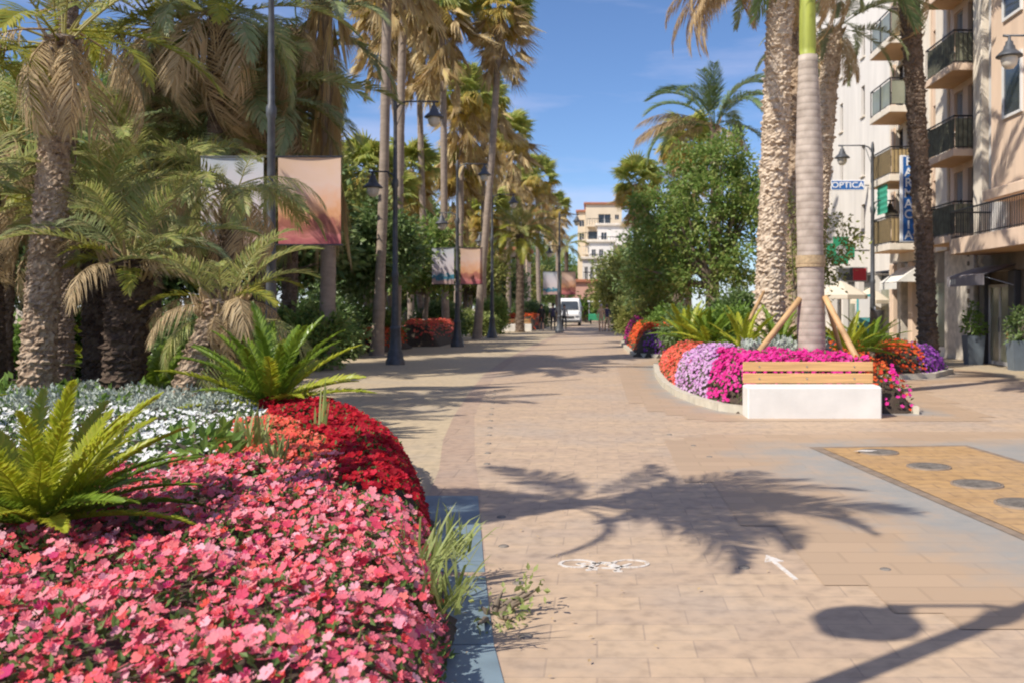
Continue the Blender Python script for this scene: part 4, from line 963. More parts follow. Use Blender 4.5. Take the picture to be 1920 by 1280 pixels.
for k, (px, py, d, lab, sc) in enumerate([
    (688, 325, 42, 'short green fan palm behind the lower arm of the dark lamp', 1.15), (770, 318, 52, 'green fan palm crown between the slim trunks', 1.3),
    (735, 372, 46, 'yellowing fan palm low between the two nearest bare trunks', 1.05), (858, 318, 60, 'green fan palm crown under the wide yellowing crown', 1.3), (915, 395, 66, 'olive fan palm crown above the middle banners', 1.3), (880, 440, 70, 'low shaded fan palm crown right over the middle banners', 1.2)]):
    washingtonia(gx(px, d), d, gz(py, d), (0, 0), .18, k + 1, lab, sc, 1.0, group='lower fan palms in the park')
phoenix(gx(975, 60), 60, 0, gz(440, 60), (0, 0), .25, .22, 'bark_brown', [('yellow', 16, (-35, 30), (1, 1.3)), ('green', 20, (0, 80), (1.1, 1.4))], 150, 'bright green feather palm with yellowing lower fronds near the walkers', nst=10, sc=1.15)
phoenix(gx(1062, 112), 112, 0, gz(462, 112), (0, 0), .25, .22, 'bark_brown', [('green', 22, (-25, 70), (1, 1.3))], 151, 'small dark palm at the far end by the tan building', nst=6, sc=1.2)

# ------------------------------------------------------------------ park trees and hedges on the left
broadleaf('shade_tree', gx(712, 33), 33, 'dark broad-leaved tree just left of the dark lamp post', 2.4, .12, [(0, 0, 3.6, 1.1, 1.0, 1.2), (-.7, .1, 3.0, .8, .8, .9), (.7, -.1, 3.1, .8, .8, .9), (.1, 0, 4.7, .7, .7, .7)], 'leaf_dark', 201, nclump=40, nleaf=40, cr=.22, ls=.23)
broadleaf('shade_tree', gx(795, 40), 40, 'broad green tree with a slim pale trunk right of the dark lamp post', 2.2, .11, [(0, 0, 3.5, 1.3, 1.2, 1.1), (-.7, 0, 2.9, .9, .9, .8), (.9, 0, 3.2, .8, .8, .8), (.2, 0, 4.5, .8, .8, .7)], 'leaf_ficus', 202, nclump=40, nleaf=40, cr=.25, ls=.2, bark='bark_w')
broadleaf('shade_tree', gx(944, 72), 72, 'dark round tree behind the walkers', 1.7, .15, [(0, 0, 3.5, 1.5, 1.4, 1.4), (.7, 0, 2.9, 1.0, 1.0, .9)], 'leaf_dark', 203, nclump=36, nleaf=36, cr=.3, ls=.24)
broadleaf('shade_tree', gx(870, 66), 66, 'olive tree mass under the fan palms behind the middle banners', 2.6, .18, [(0, 0, 4.3, 2.2, 1.6, 1.6), (-2, 0, 3.6, 1.6, 1.4, 1.4), (1.8, 0, 3.7, 1.5, 1.4, 1.4)], 'leaf_olive', 204, nclump=26, nleaf=40, cr=.35, ls=.28)
for k, (px, d, s, z, m, lab) in enumerate([(60, 30, 3.2, 4.6, 'leaf_dark', 'big dark park tree behind the tall sunlit trunk'), (240, 33, 3.4, 5.2, 'leaf_ficus', 'big green park tree behind the stout dark trunk'), (420, 31, 3.0, 4.8, 'leaf_dark', 'dark park tree behind the leaning palm'), (540, 35, 2.8, 5.6, 'leaf_olive', 'olive park tree behind the sunset banner'), (330, 40, 3.8, 8.6, 'leaf_dark', 'tallest dark park tree rising over the palm crowns'), (130, 41, 3.8, 8.9, 'leaf_ficus', 'tall green park tree behind the upper left fronds'), (-60, 36, 3.8, 7.5, 'leaf_dark', 'tall park tree at the very edge of the photo'), (470, 43, 3.2, 9.5, 'leaf_olive', 'tall olive tree left of the shaggy fan palm')]):
    broadleaf('park_tree', gx(px, d), d, lab, z * .45, .25, [(0, 0, z, s, s * .9, s * .8), (-s * .6, 0, z - s * .45, s * .7, s * .7, s * .55), (s * .6, 0, z - s * .4, s * .7, s * .7, s * .55)], m, 210 + k, nclump=20, nleaf=36, cr=.42, ls=.32, group='trees of the park behind the palms')
for k, (px, d, w, h, m, lab) in enumerate([(300, 26, 5.5, 1.7, 'leaf_dark', 'long dark hedge behind the near palm trunks'), (110, 21, 2.2, 1.3, 'leaf_bush', 'bright bush seen between the two left trunks'), (385, 19.5, 1.8, 1.4, 'leaf_dark', 'dark bush between the stout trunk and the leaning palm'), (600, 30, 1.8, 1.9, 'leaf_dark', 'hedge below the sunset banner'), (560, 24.5, 1.6, 1.6, 'leaf_ficus', 'green bush behind the far cycad'), (690, 37, 1.6, 1.7, 'leaf_ficus', 'hedge behind the red flower bed'), (825, 47, 1.7, 1.7, 'leaf_dark', 'dark clipped hedge beside the coral flower bed'), (890, 52, 1.4, 1.3, 'leaf_lime', 'pale bushes with white blossom beside the lamp post'), (925, 56, 1.0, 2.2, 'leaf_ficus', 'upright green bush by the lamp post beyond the banners'), (990, 75, 2.4, 2.0, 'leaf_dark', 'far dark hedge behind the walkers')]):
    shrub('hedge', gx(px, d), d, lab, [(0, 0, h * .5, w * .5, .7, h * .5), (-w * .35, 0, h * .42, w * .35, .6, h * .42), (w * .35, 0, h * .45, w * .35, .6, h * .45)], m, 230 + k, 'hedge', 110, 40, .16, .16)

M['canvas_strap'] = mat('burlap_strap', (.42, .31, .18), .9, .25, 20, .3, 60)
# ------------------------------------------------------------------ royal palm and its stakes
rx, ry = gx(1522, 16.6), 16.6
root = thing('royal_palm', (rx, ry, .5), 'royal palm with a smooth ringed grey trunk and green shaft, propped by stakes', 'palm')
mb = MB(); hh = np.linspace(-.6, gz(105, ry) - .5, 40); rad = np.interp(hh, [-.6, .0, .5, 2.2, 3.6, 5.4], [.275, .255, .24, .225, .235, .165]) * (1 + .012 * np.sin(hh * 34))
mb.tube(np.c_[-.012 * hh, 0 * hh, hh], rad, k=28); mb.build('trunk', M['royal'], root)
z1 = gz(105, ry) - .5; mb = MB(); mb.tube([(-.065, 0, z1 - .01), (-.07, 0, z1 + .12), (-.075, 0, z1 + .8), (-.08, 0, z1 + 1.6), (-.08, 0, z1 + 1.9)], [.135, .145, .14, .11, .07], k=20); mb.build('crownshaft', M['shaft'], root)
mb = MB(); mb.tube([(-.02, 0, 1.78), (-.022, 0, 1.98)], [.252, .250], k=28, cap=False); mb.tube([(-.02, 0, 1.84), (-.02, 0, 1.87)], [.258, .258], k=28, cap=False); mb.build('strap', M['canvas_strap'], root)
put_fronds(root, (-.08, 0, z1 + 1.85), [('queen', 13, (15, 85), (.9, 1.15))], 301)
for k, (p0, p1, lab, rr) in enumerate([((1612, 682, 16.0), (1546, 556, 16.45), 'pine stake propping the royal palm from the bench side', .055), ((1578, 662, 17.4), (1549, 562, 16.8), 'second pine stake right of the royal palm, set behind the first', .045), ((1432, 648, 16.3), (1500, 560, 16.5), 'pine stake propping the royal palm from the cycad side', .055), ((1378, 652, 19.5), (1432, 548, 21.3), 'thin pine stake leaning on the big pale date palm', .042)]):
    a = Vector((gx(p0[0], p0[2]), p0[2], gz(p0[1], p0[2]))); b = Vector((gx(p1[0], p1[2]), p1[2], gz(p1[1], p1[2]))); a = a - (b - a) * .12
    mb = MB(); mb.tube([tuple((0, 0, 0)), tuple((b - a) * .5), tuple(b - a)], [rr, rr * .97, rr * .92], k=10); o = mb.build('wooden_stake', M['stake']); o.location = a
    tag(o, lab, 'stake', 'wooden stakes propping the palms')

# ------------------------------------------------------------------ date palms on the right
def bigdate(pb, pt, d, ztop, r0, r1, bark, spec, seed, label, nst=30, z0=.3, row=.12, sc=1.0, prot=.16):
    x0 = gx(pb, d); x1 = x0 + (gx(pt, d) - x0)
    return phoenix(x0, d, z0, ztop - z0, (x1 - x0, 0), r0, r1, bark, spec, seed, label, nst=nst, row=row, sc=sc, prot=prot, stl=.4)
big = bigdate(1441, 1468, 22.0, 10.0, .335, .285, 'bark_pale', [('datedry', 9, (-35, 15), (.6, .85)), ('date', 26, (0, 80), (.9, 1.1))], 310, 'thick pale date palm trunk behind the thin stake', 40)
put_fronds(big, (big.location.x * 0 + gx(1468, 22) - gx(1441, 22), 0, 8.9), [('datedry', 10, (-2, 24), (.85, 1.05))], 399, (math.radians(158), math.radians(205)))
bigdate(1488, 1508, 25.0, 11.0, .27, .26, 'bark_date', [('datedry', 6, (-60, -20), (.7, .9)), ('date', 24, (5, 80), (.9, 1.1))], 311, 'slimmer date palm trunk half hidden by the royal palm')
bigdate(1520, 1562, 27.0, 9.4, .26, .25, 'bark_pale', [('datedry', 6, (-50, -10), (.5, .7)), ('date', 20, (-10, 75), (.6, .85))], 312, 'date palm right behind the royal palm with fronds towards the buildings')
bigdate(1742, 1702, 26.0, 10.6, .235, .25, 'bark_brown', [('datedry', 4, (-60, -30), (.5, .7)), ('date', 20, (20, 80), (.8, 1.0))], 313, 'dark brown palm trunk in front of the pharmacy sign', 30, 0.0)
qp = bigdate(1340, 1340, 44.0, gz(235, 44), .2, .2, 'bark_brown', [('queen', 18, (5, 85), (1.05, 1.4)), ('queendry', 3, (-15, 15), (.8, 1.0))], 314, 'feathery palm with one grey dead frond reaching out over the broad green tree', 20)
#r5 = phoenix(gx(1330, 24.5), 24.5, .3, 9.6, (.0, 0), .2, .2, 'bark_brown', [('datedry', 4, (-75, -50), (.8, 1.0))], 315, 'hidden palm trunk whose brown dead fronds hang at the top of the sky', nst=20, az=(math.radians(150), math.radians(215)))
put_fronds(qp, (0, 0, gz(235, 44) - .35), [('queendry', 4, (12, 30), (1.25, 1.45))], 398, (math.radians(160), math.radians(200)))
# broad trees on the right
broadleaf('broad_tree', gx(1335, 38), 38, 'large bright green tree with a full crown left of the pale date palm', 2.5, .3, [(0, 0, 5.6, 1.8, 1.7, 2.3), (-1.5, .3, 4.4, 1.5, 1.5, 1.9), (1.2, -.2, 4.4, 1.4, 1.4, 2.0), (.6, .3, 7.6, 1.1, 1.2, .9), (-2.2, .2, 5.6, .8, .8, .7), (1.6, 0, 6.6, .7, .8, .8), (-.9, .3, 7.0, .9, .9, .9), (-2.2, .6, 3.1, 1.1, 1.2, 1.1), (-.4, -.5, 3.0, 1.6, 1.2, 1.0)], 'leaf_ficus', 320, nclump=23, nleaf=64, cr=.25, ls=.18, limbs=22)
broadleaf('broad_tree', gx(1232, 46), 46, 'dark leafy tree at the promenade end of the big green tree', 2.0, .2, [(0, 0, 4.2, 1.5, 1.5, 1.8), (.8, 0, 5.6, 1.0, 1.0, 1.2), (-.3, 0, 2.8, 1.3, 1.2, 1.0)], 'leaf_dark', 321, nclump=30, nleaf=45, cr=.3, ls=.22)
broadleaf('broad_tree', gx(1160, 78), 78, 'yellowish tree far down the row', 2.0, .2, [(0, 0, 3.8, 1.7, 1.8, 2.0), (1.2, 0, 5.2, 1.4, 1.4, 1.5), (-.6, 0, 2.6, 1.3, 1.2, 1.2)], 'leaf_olive', 322, nclump=24, nleaf=40, cr=.4, ls=.3)
broadleaf('slender_tree', gx(1500, 23.8), 23.8, 'thin olive-leaved tree growing between the palm trunks', 2.0, .06, [(0, 0, 3.4, .55, .6, 1.3), (.7, 0, 3.2, .7, .6, .9), (.3, 0, 2.3, .6, .5, .7)], 'leaf_olive', 323, nclump=44, nleaf=30, cr=.16, ls=.11)
washingtonia(gx(1195, 54), 54, gz(345, 54), (0, 0), .18, 1, 'fan palm poking out at the promenade side of the green tree', 1.15, .7, group='fan palms of the right row')
washingtonia(gx(1290, 48), 48, gz(270, 48), (0, 0), .18, 2, 'fan palm with tan leaves above the broad green tree', 1.2, .8, group='fan palms of the right row')
washingtonia(gx(1270, 42), 42, 3.6, (0, 0), .3, 0, 'stubby fan palm trunk standing below the green tree canopy', .7, .6, group='fan palms of the right row')
# low palms and shrubs in the planters
for k, (px, d, s, lab, kinds) in enumerate([(1395, 19.2, 1.0, 'low bright feather palm left of the crossed stakes', ('cycady', 'cycad')), (1330, 24, 1.1, 'low green feather palm above the salmon flowers', ('cycad', 'cycady')), (1290, 26, 1.2, 'low feather palm toward the promenade edge of the planter', ('cycady', 'cycad')), (1460, 20.5, 1.0, 'green feather palm below the slim date trunk', ('cycad', 'cycad')), (1590, 19.5, .85, 'olive spiky plant right of the royal palm', ('cycady', 'cycad')), (1630, 21, .9, 'grey spiky plant beneath the pharmacy lamp', ('cycad', 'cycad'))]):
    cycad(gx(px, d), d, .62, lab, 22, s, 340 + k, kinds, (10, 78))
for k, (px, d, w, h, m, lab) in enumerate([(1365, 27, 1.8, 1.2, 'leaf_bush', 'leafy green bush behind the low palms'), (1300, 29.5, 1.6, 1.1, 'leaf_dark', 'dark green bush at the end of the planter'), (1255, 33, 1.4, 1.2, 'leaf_bush', 'green bush behind the scarlet flowers'), (1235, 39, 1.6, 1.5, 'leaf_olive', 'yellowish bush on top of the second planter'), (1400, 31, 2.0, 1.8, 'leaf_dark', 'grey green bush behind the pale date palm'), (1200, 50, 1.8, 2.0, 'leaf_olive', 'olive bush beyond the second planter'), (1175, 62, 1.8, 2.2, 'leaf_lime', 'pale bush far up the right row')]):
    shrub('bush', gx(px, d), d, lab, [(0, 0, h * .5, w * .5, .6, h * .5), (-w * .3, 0, h * .4, w * .3, .5, h * .4), (w * .3, 0, h * .42, w * .3, .5, h * .42)], m, 350 + k, 'bush', 130, 36, .14, .13, z0=.4 if d < 45 else 0)

# ------------------------------------------------------------------ buildings on the right
M['peach'] = mat('peach_render', (.71, .535, .40), .8, .11, 2.2, .1, 40, stretch=(1, 1, .16))
M['cream'] = mat('cream_render', (.74, .66, .55), .8, .10, 2.2, .1, 40, stretch=(1, 1, .16))
M['grey_panel'] = mat('pale_grey_render', (.58, .56, .54), .8, .07, 1.2, .1, 40)
M['white_wall'] = mat('white_render', (.78, .73, .67), .8, .09, 1.6, .1, 40, stretch=(1, 1, .16))
M['soffit'] = mat('ochre_soffit', (.58, .36, .19), .8, .06, 2)
M['brown_stone'] = mat('brown_shop_stone', (.20, .165, .13), .7, .2, 3, .2, 20)
M['speckle'] = mat('speckled_stucco', (.56, .50, .42), .85, .25, 4.5, .35, 14)
M['dark_panel'] = mat('dark_grey_cladding', (.07, .07, .075), .5, .15, 4)
M['shutter'] = mat('grey_roller_shutter', (.40, .39, .38), .6, .05, 6)
M['frame'] = mat('brown_window_frame', (.10, .07, .05), .5, .15, 6)
M['wframe'] = mat('white_window_frame', (.72, .71, .69), .5, .05, 6)
M['iron'] = mat('black_railing_iron', (.03, .03, .033), .5, .1, 6)
M['tan_screen'] = mat('tan_balcony_screen', (.40, .29, .14), .8, .12, 5)
M['green_screen'] = mat('dark_green_balcony_cloth', (.19, .19, .13), .85, .35, 6)
M['rail_glass'] = mat('tinted_balcony_glass', (.27, .28, .21), .2, .15, 2, spec=.7)
M['tile'] = mat('terracotta', (.40, .16, .09), .8, .2, 8)
def facade(mb, X, y0, y1, z0, z1, ops, depth=.2, m=0):
    """wall plane at x=X facing the promenade, with real openings and reveals"""
    ys = sorted({y0, y1, *[o[0] for o in ops], *[o[1] for o in ops]}); zs = sorted({z0, z1, *[o[2] for o in ops], *[o[3] for o in ops]})
    for a, b in zip(ys[:-1], ys[1:]):
        for c, d in zip(zs[:-1], zs[1:]):
            ym, zm = (a + b) / 2, (c + d) / 2
            if any(o[0] < ym < o[1] and o[2] < zm < o[3] for o in ops): continue
            mb.add([(X, a, c), (X, b, c), (X, b, d), (X, a, d)], [(3, 2, 1, 0)], m)
    for (a, b, c, d) in ops:
        e = X + depth
        mb.add([(X, a, c), (X, b, c), (X, b, d), (X, a, d), (e, a, c), (e, b, c), (e, b, d), (e, a, d)], [(0, 1, 5, 4), (1, 2, 6, 5), (2, 3, 7, 6), (3, 0, 4, 7)], m)
def window(root, X, a, b, c, d, style, shut=0.0, sill=True, depth=.2):
    e = X + depth - .03; f = MB(); w = .05
    for q in ((a, a + w, c, d), (b - w, b, c, d), (a + w, b - w, c, c + w), (a + w, b - w, d - w, d), ((a + b) / 2 - .02, (a + b) / 2 + .02, c + w, d - w)):
        f.box((e - .05, q[0] + .001, q[2] + .001), (e, q[1] - .001, q[3] - .001))
    fo = f.build('window', M[style], root)
    g = MB(); g.box((e + .005, a, c), (e + .02, b, d)); g.build('pane', M['glass'], fo)
    if shut:
        s = MB(); zz = d - (d - c - .08) * shut; n = max(2, int((d - zz) / .06))
        for k in range(n):
            z = zz + (d - zz) * k / n; s.add([(e - .10, a + .03, z), (e - .10, b - .03, z), (e - .07, b - .03, z + (d - zz) / n), (e - .07, a + .03, z + (d - zz) / n)], [(3, 2, 1, 0)])
        s.build('shutter', M['shutter'], fo)
    if sill:
        s = MB(); s.bbox((X - .07, a - .06, c - .06), (X + depth - .09, b + .06, c - .003), .008); s.build('sill', M['cream'], fo)
def balcony(root, X, xo, a, b, z, slabm, screen, h=.95, th=.2, bars=True):
    s = MB(); s.bbox((xo, a, z - th), (X - .002, b, z), .01); so = s.build('balcony', M[slabm], root)
    u = MB(); u.box((xo + .03, a + .03, z - th - .006), (X - .01, b - .03, z - th - .002)); u.build('soffit', M['soffit'], so)
    r = MB()
    for (p, q) in (((xo + .04, a + .04), (xo + .04, b - .04)), ((xo + .04, a + .04), (X - .01, a + .04)), ((xo + .04, b - .04), (X - .01, b - .04))):
        r.tube([(*p, z + h), (*q, z + h)], .025, k=6); r.tube([(*p, z + .06), (*q, z + .06)], .015, k=4)
        L = math.hypot(q[0] - p[0], q[1] - p[1]); n = max(2, int(L / (.13 if bars else .9)))
        for k in range(n + 1):
            x = p[0] + (q[0] - p[0]) * k / n; y = p[1] + (q[1] - p[1]) * k / n; r.tube([(x, y, z), (x, y, z + h)], .009 if bars else .02, k=4, cap=False)
    r.build('railing', M['iron'], so)
    if screen:
        c = MB()
        for (p, q) in (((xo + .07, a + .08), (xo + .07, b - .08)), ((xo + .09, a + .07), (X - .1, a + .07))):
            n = 14; t = np.linspace(0, 1, n); wob = .012 * np.sin(t * 40)
            pts = np.stack([p[0] + (q[0] - p[0]) * t + wob * (q[1] > p[1] + .5), p[1] + (q[1] - p[1]) * t + wob * (q[0] > p[0] + .5)], 1)
            for sg in (0, 1):
                v = [(x + .004 * sg, y + .004 * sg, zz) for x, y in pts for zz in (z + .08, z + h - .06)]
                c.add(v, [(2 * k, 2 * k + 2, 2 * k + 3, 2 * k + 1) for k in range(n - 1)], 0, True)
        c.build('balcony_screen', M[screen], so)

FX = 11.0
LV = [3.65, 6.1, 8.55, 11.0, 13.45]
# peach building
b1 = thing('apartment_building', (0, 0, 0), 'peach apartment building with iron balconies and a dark shop doorway', 'building')
w = MB(); ops = []; winlist = []
for z in LV:
    for (a, b, sh, st) in ((31.05, 31.45, 0, 'frame'), (28.9, 29.6, .75, 'wframe'), (27.6, 28.5, 0, 'frame'), (25.9, 26.35, .9, 'wframe'), (23.6, 24.6, .6, 'wframe'), (20.5, 21.6, .4, 'wframe')):
        lo = z + (.05 if (a in (27.6,)) else .85); ops.append((a, b, lo, z + 2.05)); winlist.append((a, b, lo, z + 2.05, st, sh))
facade(w, FX, 19, 32.4, 3.35, 16.2, ops)
w.add([(FX, 19, 0), (FX + 10, 19, 0), (FX + 10, 19, 16.2), (FX, 19, 16.2)], [(0, 1, 2, 3)]); w.add([(FX, 32.4, 3.35), (FX + 10, 32.4, 3.35), (FX + 10, 32.4, 16.2), (FX, 32.4, 16.2)], [(3, 2, 1, 0)])
w.add([(FX + 10, 19, 0), (FX + 10, 32.4, 0), (FX + 10, 32.4, 16.2), (FX + 10, 19, 16.2)], [(0, 1, 2, 3)])
w.build('wall', M['peach'], b1)
for (a, b, c, d, st, sh) in winlist: window(b1, FX, a, b, c, d, st, sh, sill=c % 1 != .7)
rf = MB(); rf.bbox((FX - .35, 18.8, 16.2), (FX + 10.2, 32.55, 16.45), .03); rf.build('roof', M['cream'], b1)
# rendered strips standing proud of the wall
for (a, b, m_, x) in ((29.95, 30.95, 'cream', .10), (31.55, 32.42, 'cream', .10), (26.75, 27.35, 'cream', .30), (25.55, 25.85, 'grey_panel', .12), (26.4, 26.7, 'grey_panel', .12)):
    s = MB(); s.bbox((FX - x, a, 3.36), (FX - .004, b, 16.19), .015); s.build('pilaster', M[m_], b1)
for z in LV:
    s = MB(); s.box((FX - .115, 25.86, z - .35), (FX - .004, 26.39, z + .78)); s.build('panel', M['grey_panel'], b1)
for k, z in enumerate(LV): balcony(b1, FX, 10.15, 27.4, 29.8, z, 'peach', 'green_screen')
# projecting first floor terrace and the bay above it
balcony(b1, FX, 9.75, 19.5, 26.6, 3.45, 'peach', None, h=.75, th=.42)
s = MB(); s.bbox((10.1, 19.6, 4.35), (10.88, 25.2, 4.62), .02); s.bbox((10.25, 19.6, 4.62), (10.88, 25.0, 16.1), .02); s.build('bay', M['peach'], b1)
for z in LV[1:]:
    for (a, b) in ((23.1, 24.2), (20.4, 21.8)):
        f = MB()
        for q in ((a, a + .07, z + .2, z + 1.7), (b - .07, b, z + .2, z + 1.7), (a + .07, b - .07, z + .2, z + .27), (a + .07, b - .07, z + 1.63, z + 1.7)): f.box((10.19, q[0], q[2]), (10.247, q[1], q[3]))
        fo = f.build('window', M['wframe'], b1); g = MB(); g.box((10.225, a + .07, z + .27), (10.246, b - .07, z + 1.63)); g.build('pane', M['glass'], fo)
# ground floor: speckled stucco pier, shop front, grey portal
g = MB(); g.box((FX + .02, 19, 0), (FX + 9.9, 32.38, 3.34)); g.build('ground_floor', M['brown_stone'], b1)
g = MB(); g.bbox((FX - .12, 27.75, 0), (FX + .018, 30.1, 3.33), .02); pier = g.build('pier', M['speckle'], b1)
for k in range(9): g = MB(); g.bbox((FX - .135, 28.05, .9 + k * .27), (FX - .122, 28.22, 1.03 + k * .27), .005); g.build('wall_tile', M['frame'], pier)
g = MB(); g.box((FX - .01, 30.25, .35), (FX + .018, 31.6, 2.35)); g.build('shop_window', M['rail_glass'], b1)
g = MB(); g.box((FX - .02, 30.25, .0), (FX + .018, 31.6, .33)); g.build('plinth', M['white_wall'], b1)
g = MB(); g.bbox((FX - .10, 19.5, 2.55), (FX + .018, 27.55, 3.33), .02); g.build('fascia', M['brown_stone'], b1)
for (ya, yb, xx) in ((24.95, 25.35, .16), (26.9, 27.2, .16), (20, 24.3, .14)): g = MB(); g.bbox((FX - xx, ya, 0), (FX + .018, yb, 2.54), .015); g.build('door_surround', M['dark_panel'], b1)
f = MB()
for q in ((25.4, 25.48, .02, 2.2), (26.78, 26.86, .02, 2.2), (25.48, 26.78, 2.12, 2.2), (26.1, 26.16, .02, 2.12), (25.48, 26.1, .02, .12), (26.16, 26.78, .02, .12)): f.box((FX - .06, q[0], q[2]), (FX + .0, q[1], q[3]))
dr = f.build('door', M['grey_panel'], b1); g = MB(); g.box((FX - .03, 25.48, .12), (FX - .02, 26.1, 2.12)); g.box((FX - .03, 26.16, .12), (FX - .02, 26.78, 2.12)); g.build('pane', M['rail_glass'], dr)
g = MB(); g.tube([(FX - .10, 26.07, .9), (FX - .10, 26.07, 1.3)], .015, k=6); g.build('handle', M['steel'], dr)
for k, (zz, cc) in enumerate(((.45, 'white'), (.75, 'wood'), (1.15, 'white'))):
    g = MB(); g.box((FX - .038, 25.55, zz), (FX - .031, 25.75, zz + .18)); g.build('door_notice', M[cc], dr)
# awning over the door
M['awning'] = mat('grey_awning_cloth', (.30, .27, .28), .8, .08, 5)
g = MB(); a, b = 24.95, 27.6
g.add([(FX - .11, a, 2.72), (FX - .11, b, 2.72), (FX - .95, b, 2.44), (FX - .95, a, 2.44), (FX - .95, b, 2.16), (FX - .95, a, 2.16), (FX - .11, a, 2.69), (FX - .11, b, 2.69), (FX - .93, b, 2.41), (FX - .93, a, 2.41)], [(0, 1, 2, 3), (3, 2, 4, 5), (9, 8, 7, 6)])
aw = g.build('awning', M['awning'], b1)
for k in range(3):
    g = MB(); yy = 27.35 - k * .16; g.box((FX - .958, yy - .1, 2.22), (FX - .952, yy, 2.36)); g.build('awning_print', M['white'], aw)
for sgn, yy in ((0, a + .05), (1, b - .05)):
    g = MB(); g.tube([(FX - .12, yy, 2.15), (FX - .93, yy, 2.38)], .012, k=5); g.build('awning_arm', M['steel'], aw)

# cream building with the stacked balconies
b2 = thing('apartment_building', (0, 0, 0), 'cream apartment building with wide tan-screened balconies and a green blind', 'building')
LV2 = [3.75, 6.1, 8.45, 10.8, 13.15]
w = MB(); ops = []; wl2 = []
for z in LV2:
    for (a, b, lo) in ((32.6, 33.0, .8), (33.4, 34.3, .05), (34.7, 35.5, .05)): ops.append((a, b, z + lo, z + 2.0)); wl2.append((a, b, z + lo, z + 2.0))
facade(w, FX + .05, 32.42, 36.3, 3.2, 15.8, ops)
w.add([(FX + .05, 32.42, 3.2), (FX + 9, 32.42, 3.2), (FX + 9, 32.42, 15.8), (FX + .05, 32.42, 15.8)], [(0, 1, 2, 3)]); w.build('wall', M['cream'], b2)
for (a, b, c, d) in wl2: window(b2, FX + .05, a, b, c, d, 'frame', .5 if a < 33.2 else 0, sill=a < 33.2)
g = MB(); g.bbox((FX - .2, 32.45, 15.8), (FX + 9, 36.35, 16.05), .02); g.build('roof', M['cream'], b2)
for k, z in enumerate(LV2): balcony(b2, FX + .05, 9.95, 32.7, 35.1, z, 'cream', ['tan_screen', 'tan_screen', 'rail_glass', 'rail_glass', 'tan_screen'][k], h=.95, th=.22, bars=k in (0, 1))
for k, z in enumerate(LV2):
    g = MB(); g.box((FX - .03, 35.55, z + .02), (FX + .048, 35.9, z + 2.1)); g.build('pilaster', M['peach'], b2)
g = MB(); n = 10
for k in range(n): g.add([(10.02 + .02 * (k % 2), 33.2, 4.85 + k * .1), (10.02 + .02 * (k % 2), 34.4, 4.85 + k * .1), (10.02 + .02 * ((k + 1) % 2), 34.4, 4.95 + k * .1), (10.02 + .02 * ((k + 1) % 2), 33.2, 4.95 + k * .1)], [(3, 2, 1, 0)])
M['blind'] = mat('green_awning_blind', (.05, .34, .22), .7, .08, 5)
g.build('blind', M['blind'], b2)
g = MB(); g.box((FX + .4, 32.44, 0), (FX + 9, 36.3, 3.19)); g.build('ground_floor', M['brown_stone'], b2)
for k, y in enumerate((32.5, 33.7, 34.9, 35.85)):
    g = MB(); g.bbox((FX + .03, y, 0), (FX + .398, y + .42, 3.18), .02); g.build('pier', M['peach' if k % 2 else 'speckle'], b2)
for k, y in enumerate((32.97, 34.17, 35.37)):
    g = MB(); g.box((FX + .36, y, .3), (FX + .39, y + (.68 if y < 35 else .44), 2.4)); g.build('shop_window', M['glass'], b2)
g = MB(); g.box((FX + .2, 32.6, 2.55), (FX + .35, 36.2, 3.15)); g.build('fascia', M['grey_panel'], b2)
g = MB(); g.add([(FX + .02, 32.9, 3.0), (FX + .02, 34.9, 3.0), (FX - .75, 34.9, 2.45), (FX - .75, 32.9, 2.45), (FX + .02, 32.9, 2.45), (FX + .02, 34.9, 2.45)], [(0, 1, 2, 3)]); g.add([(FX + .02, 32.9, 3.0), (FX - .75, 32.9, 2.45), (FX + .02, 32.9, 2.45)], [(0, 1, 2)]); g.add([(FX - .74, 32.9, 2.43), (FX - .74, 34.9, 2.43), (FX - .74, 34.9, 2.2), (FX - .74, 32.9, 2.2)], [(0, 1, 2, 3)])
g.build('awning', M['white'], b2)

# white building beyond
b3 = thing('apartment_building', (0, 0, 0), 'white rendered building with few small windows behind the opticians sign', 'building')
w = MB(); ops = []
for k in range(5):
    for y in (40.2, 43.8): ops.append((y, y + .55, 4.6 + 2.5 * k, 5.9 + 2.5 * k))
facade(w, FX + .2, 36.32, 46, 3.0, 17, ops)
w.add([(FX + .2, 36.32, 3), (FX + 9, 36.32, 3), (FX + 9, 36.32, 17), (FX + .2, 36.32, 17)], [(0, 1, 2, 3)]); w.build('wall', M['white_wall'], b3)
for o in ops: window(b3, FX + .2, *o, 'frame')
g = MB(); g.bbox((FX, 36.4, 17), (FX + 9, 46.1, 17.25), .02); g.build('roof', M['tile'], b3)
g = MB(); g.box((FX + .5, 36.33, 0), (FX + 9, 46, 2.99)); g.build('ground_floor', M['dark_panel'], b3)
for y in (36.4, 38.8, 41.3, 43.9): g = MB(); g.bbox((FX + .21, y, 0), (FX + .498, y + .5, 2.98), .02); g.build('pier', M['white_wall'], b3)
for y in (37.1, 39.5, 42.0): g = MB(); g.box((FX + .44, y, .1), (FX + .49, y + 1.6, 2.4)); g.build('shop_window', M['rail_glass'], b3)
b4 = thing('apartment_building', (0, 0, 0), 'tall white building glimpsed behind the pale date palm trunk', 'building')
w = MB(); ops = []
for k in range(6):
    for j in range(4): ops.append((47.5 + 4.2 * j, 48.8 + 4.2 * j, 3.0 + 2.3 * k, 4.4 + 2.3 * k))
facade(w, FX + .1, 46.02, 64, 0, 16.5, ops); w.add([(FX + .1, 46.02, 0), (FX + 9, 46.02, 0), (FX + 9, 46.02, 16.5), (FX + .1, 46.02, 16.5)], [(0, 1, 2, 3)]); w.build('wall', M['white_wall'], b4)
for o in ops: window(b4, FX + .1, *o, 'wframe', sill=False)
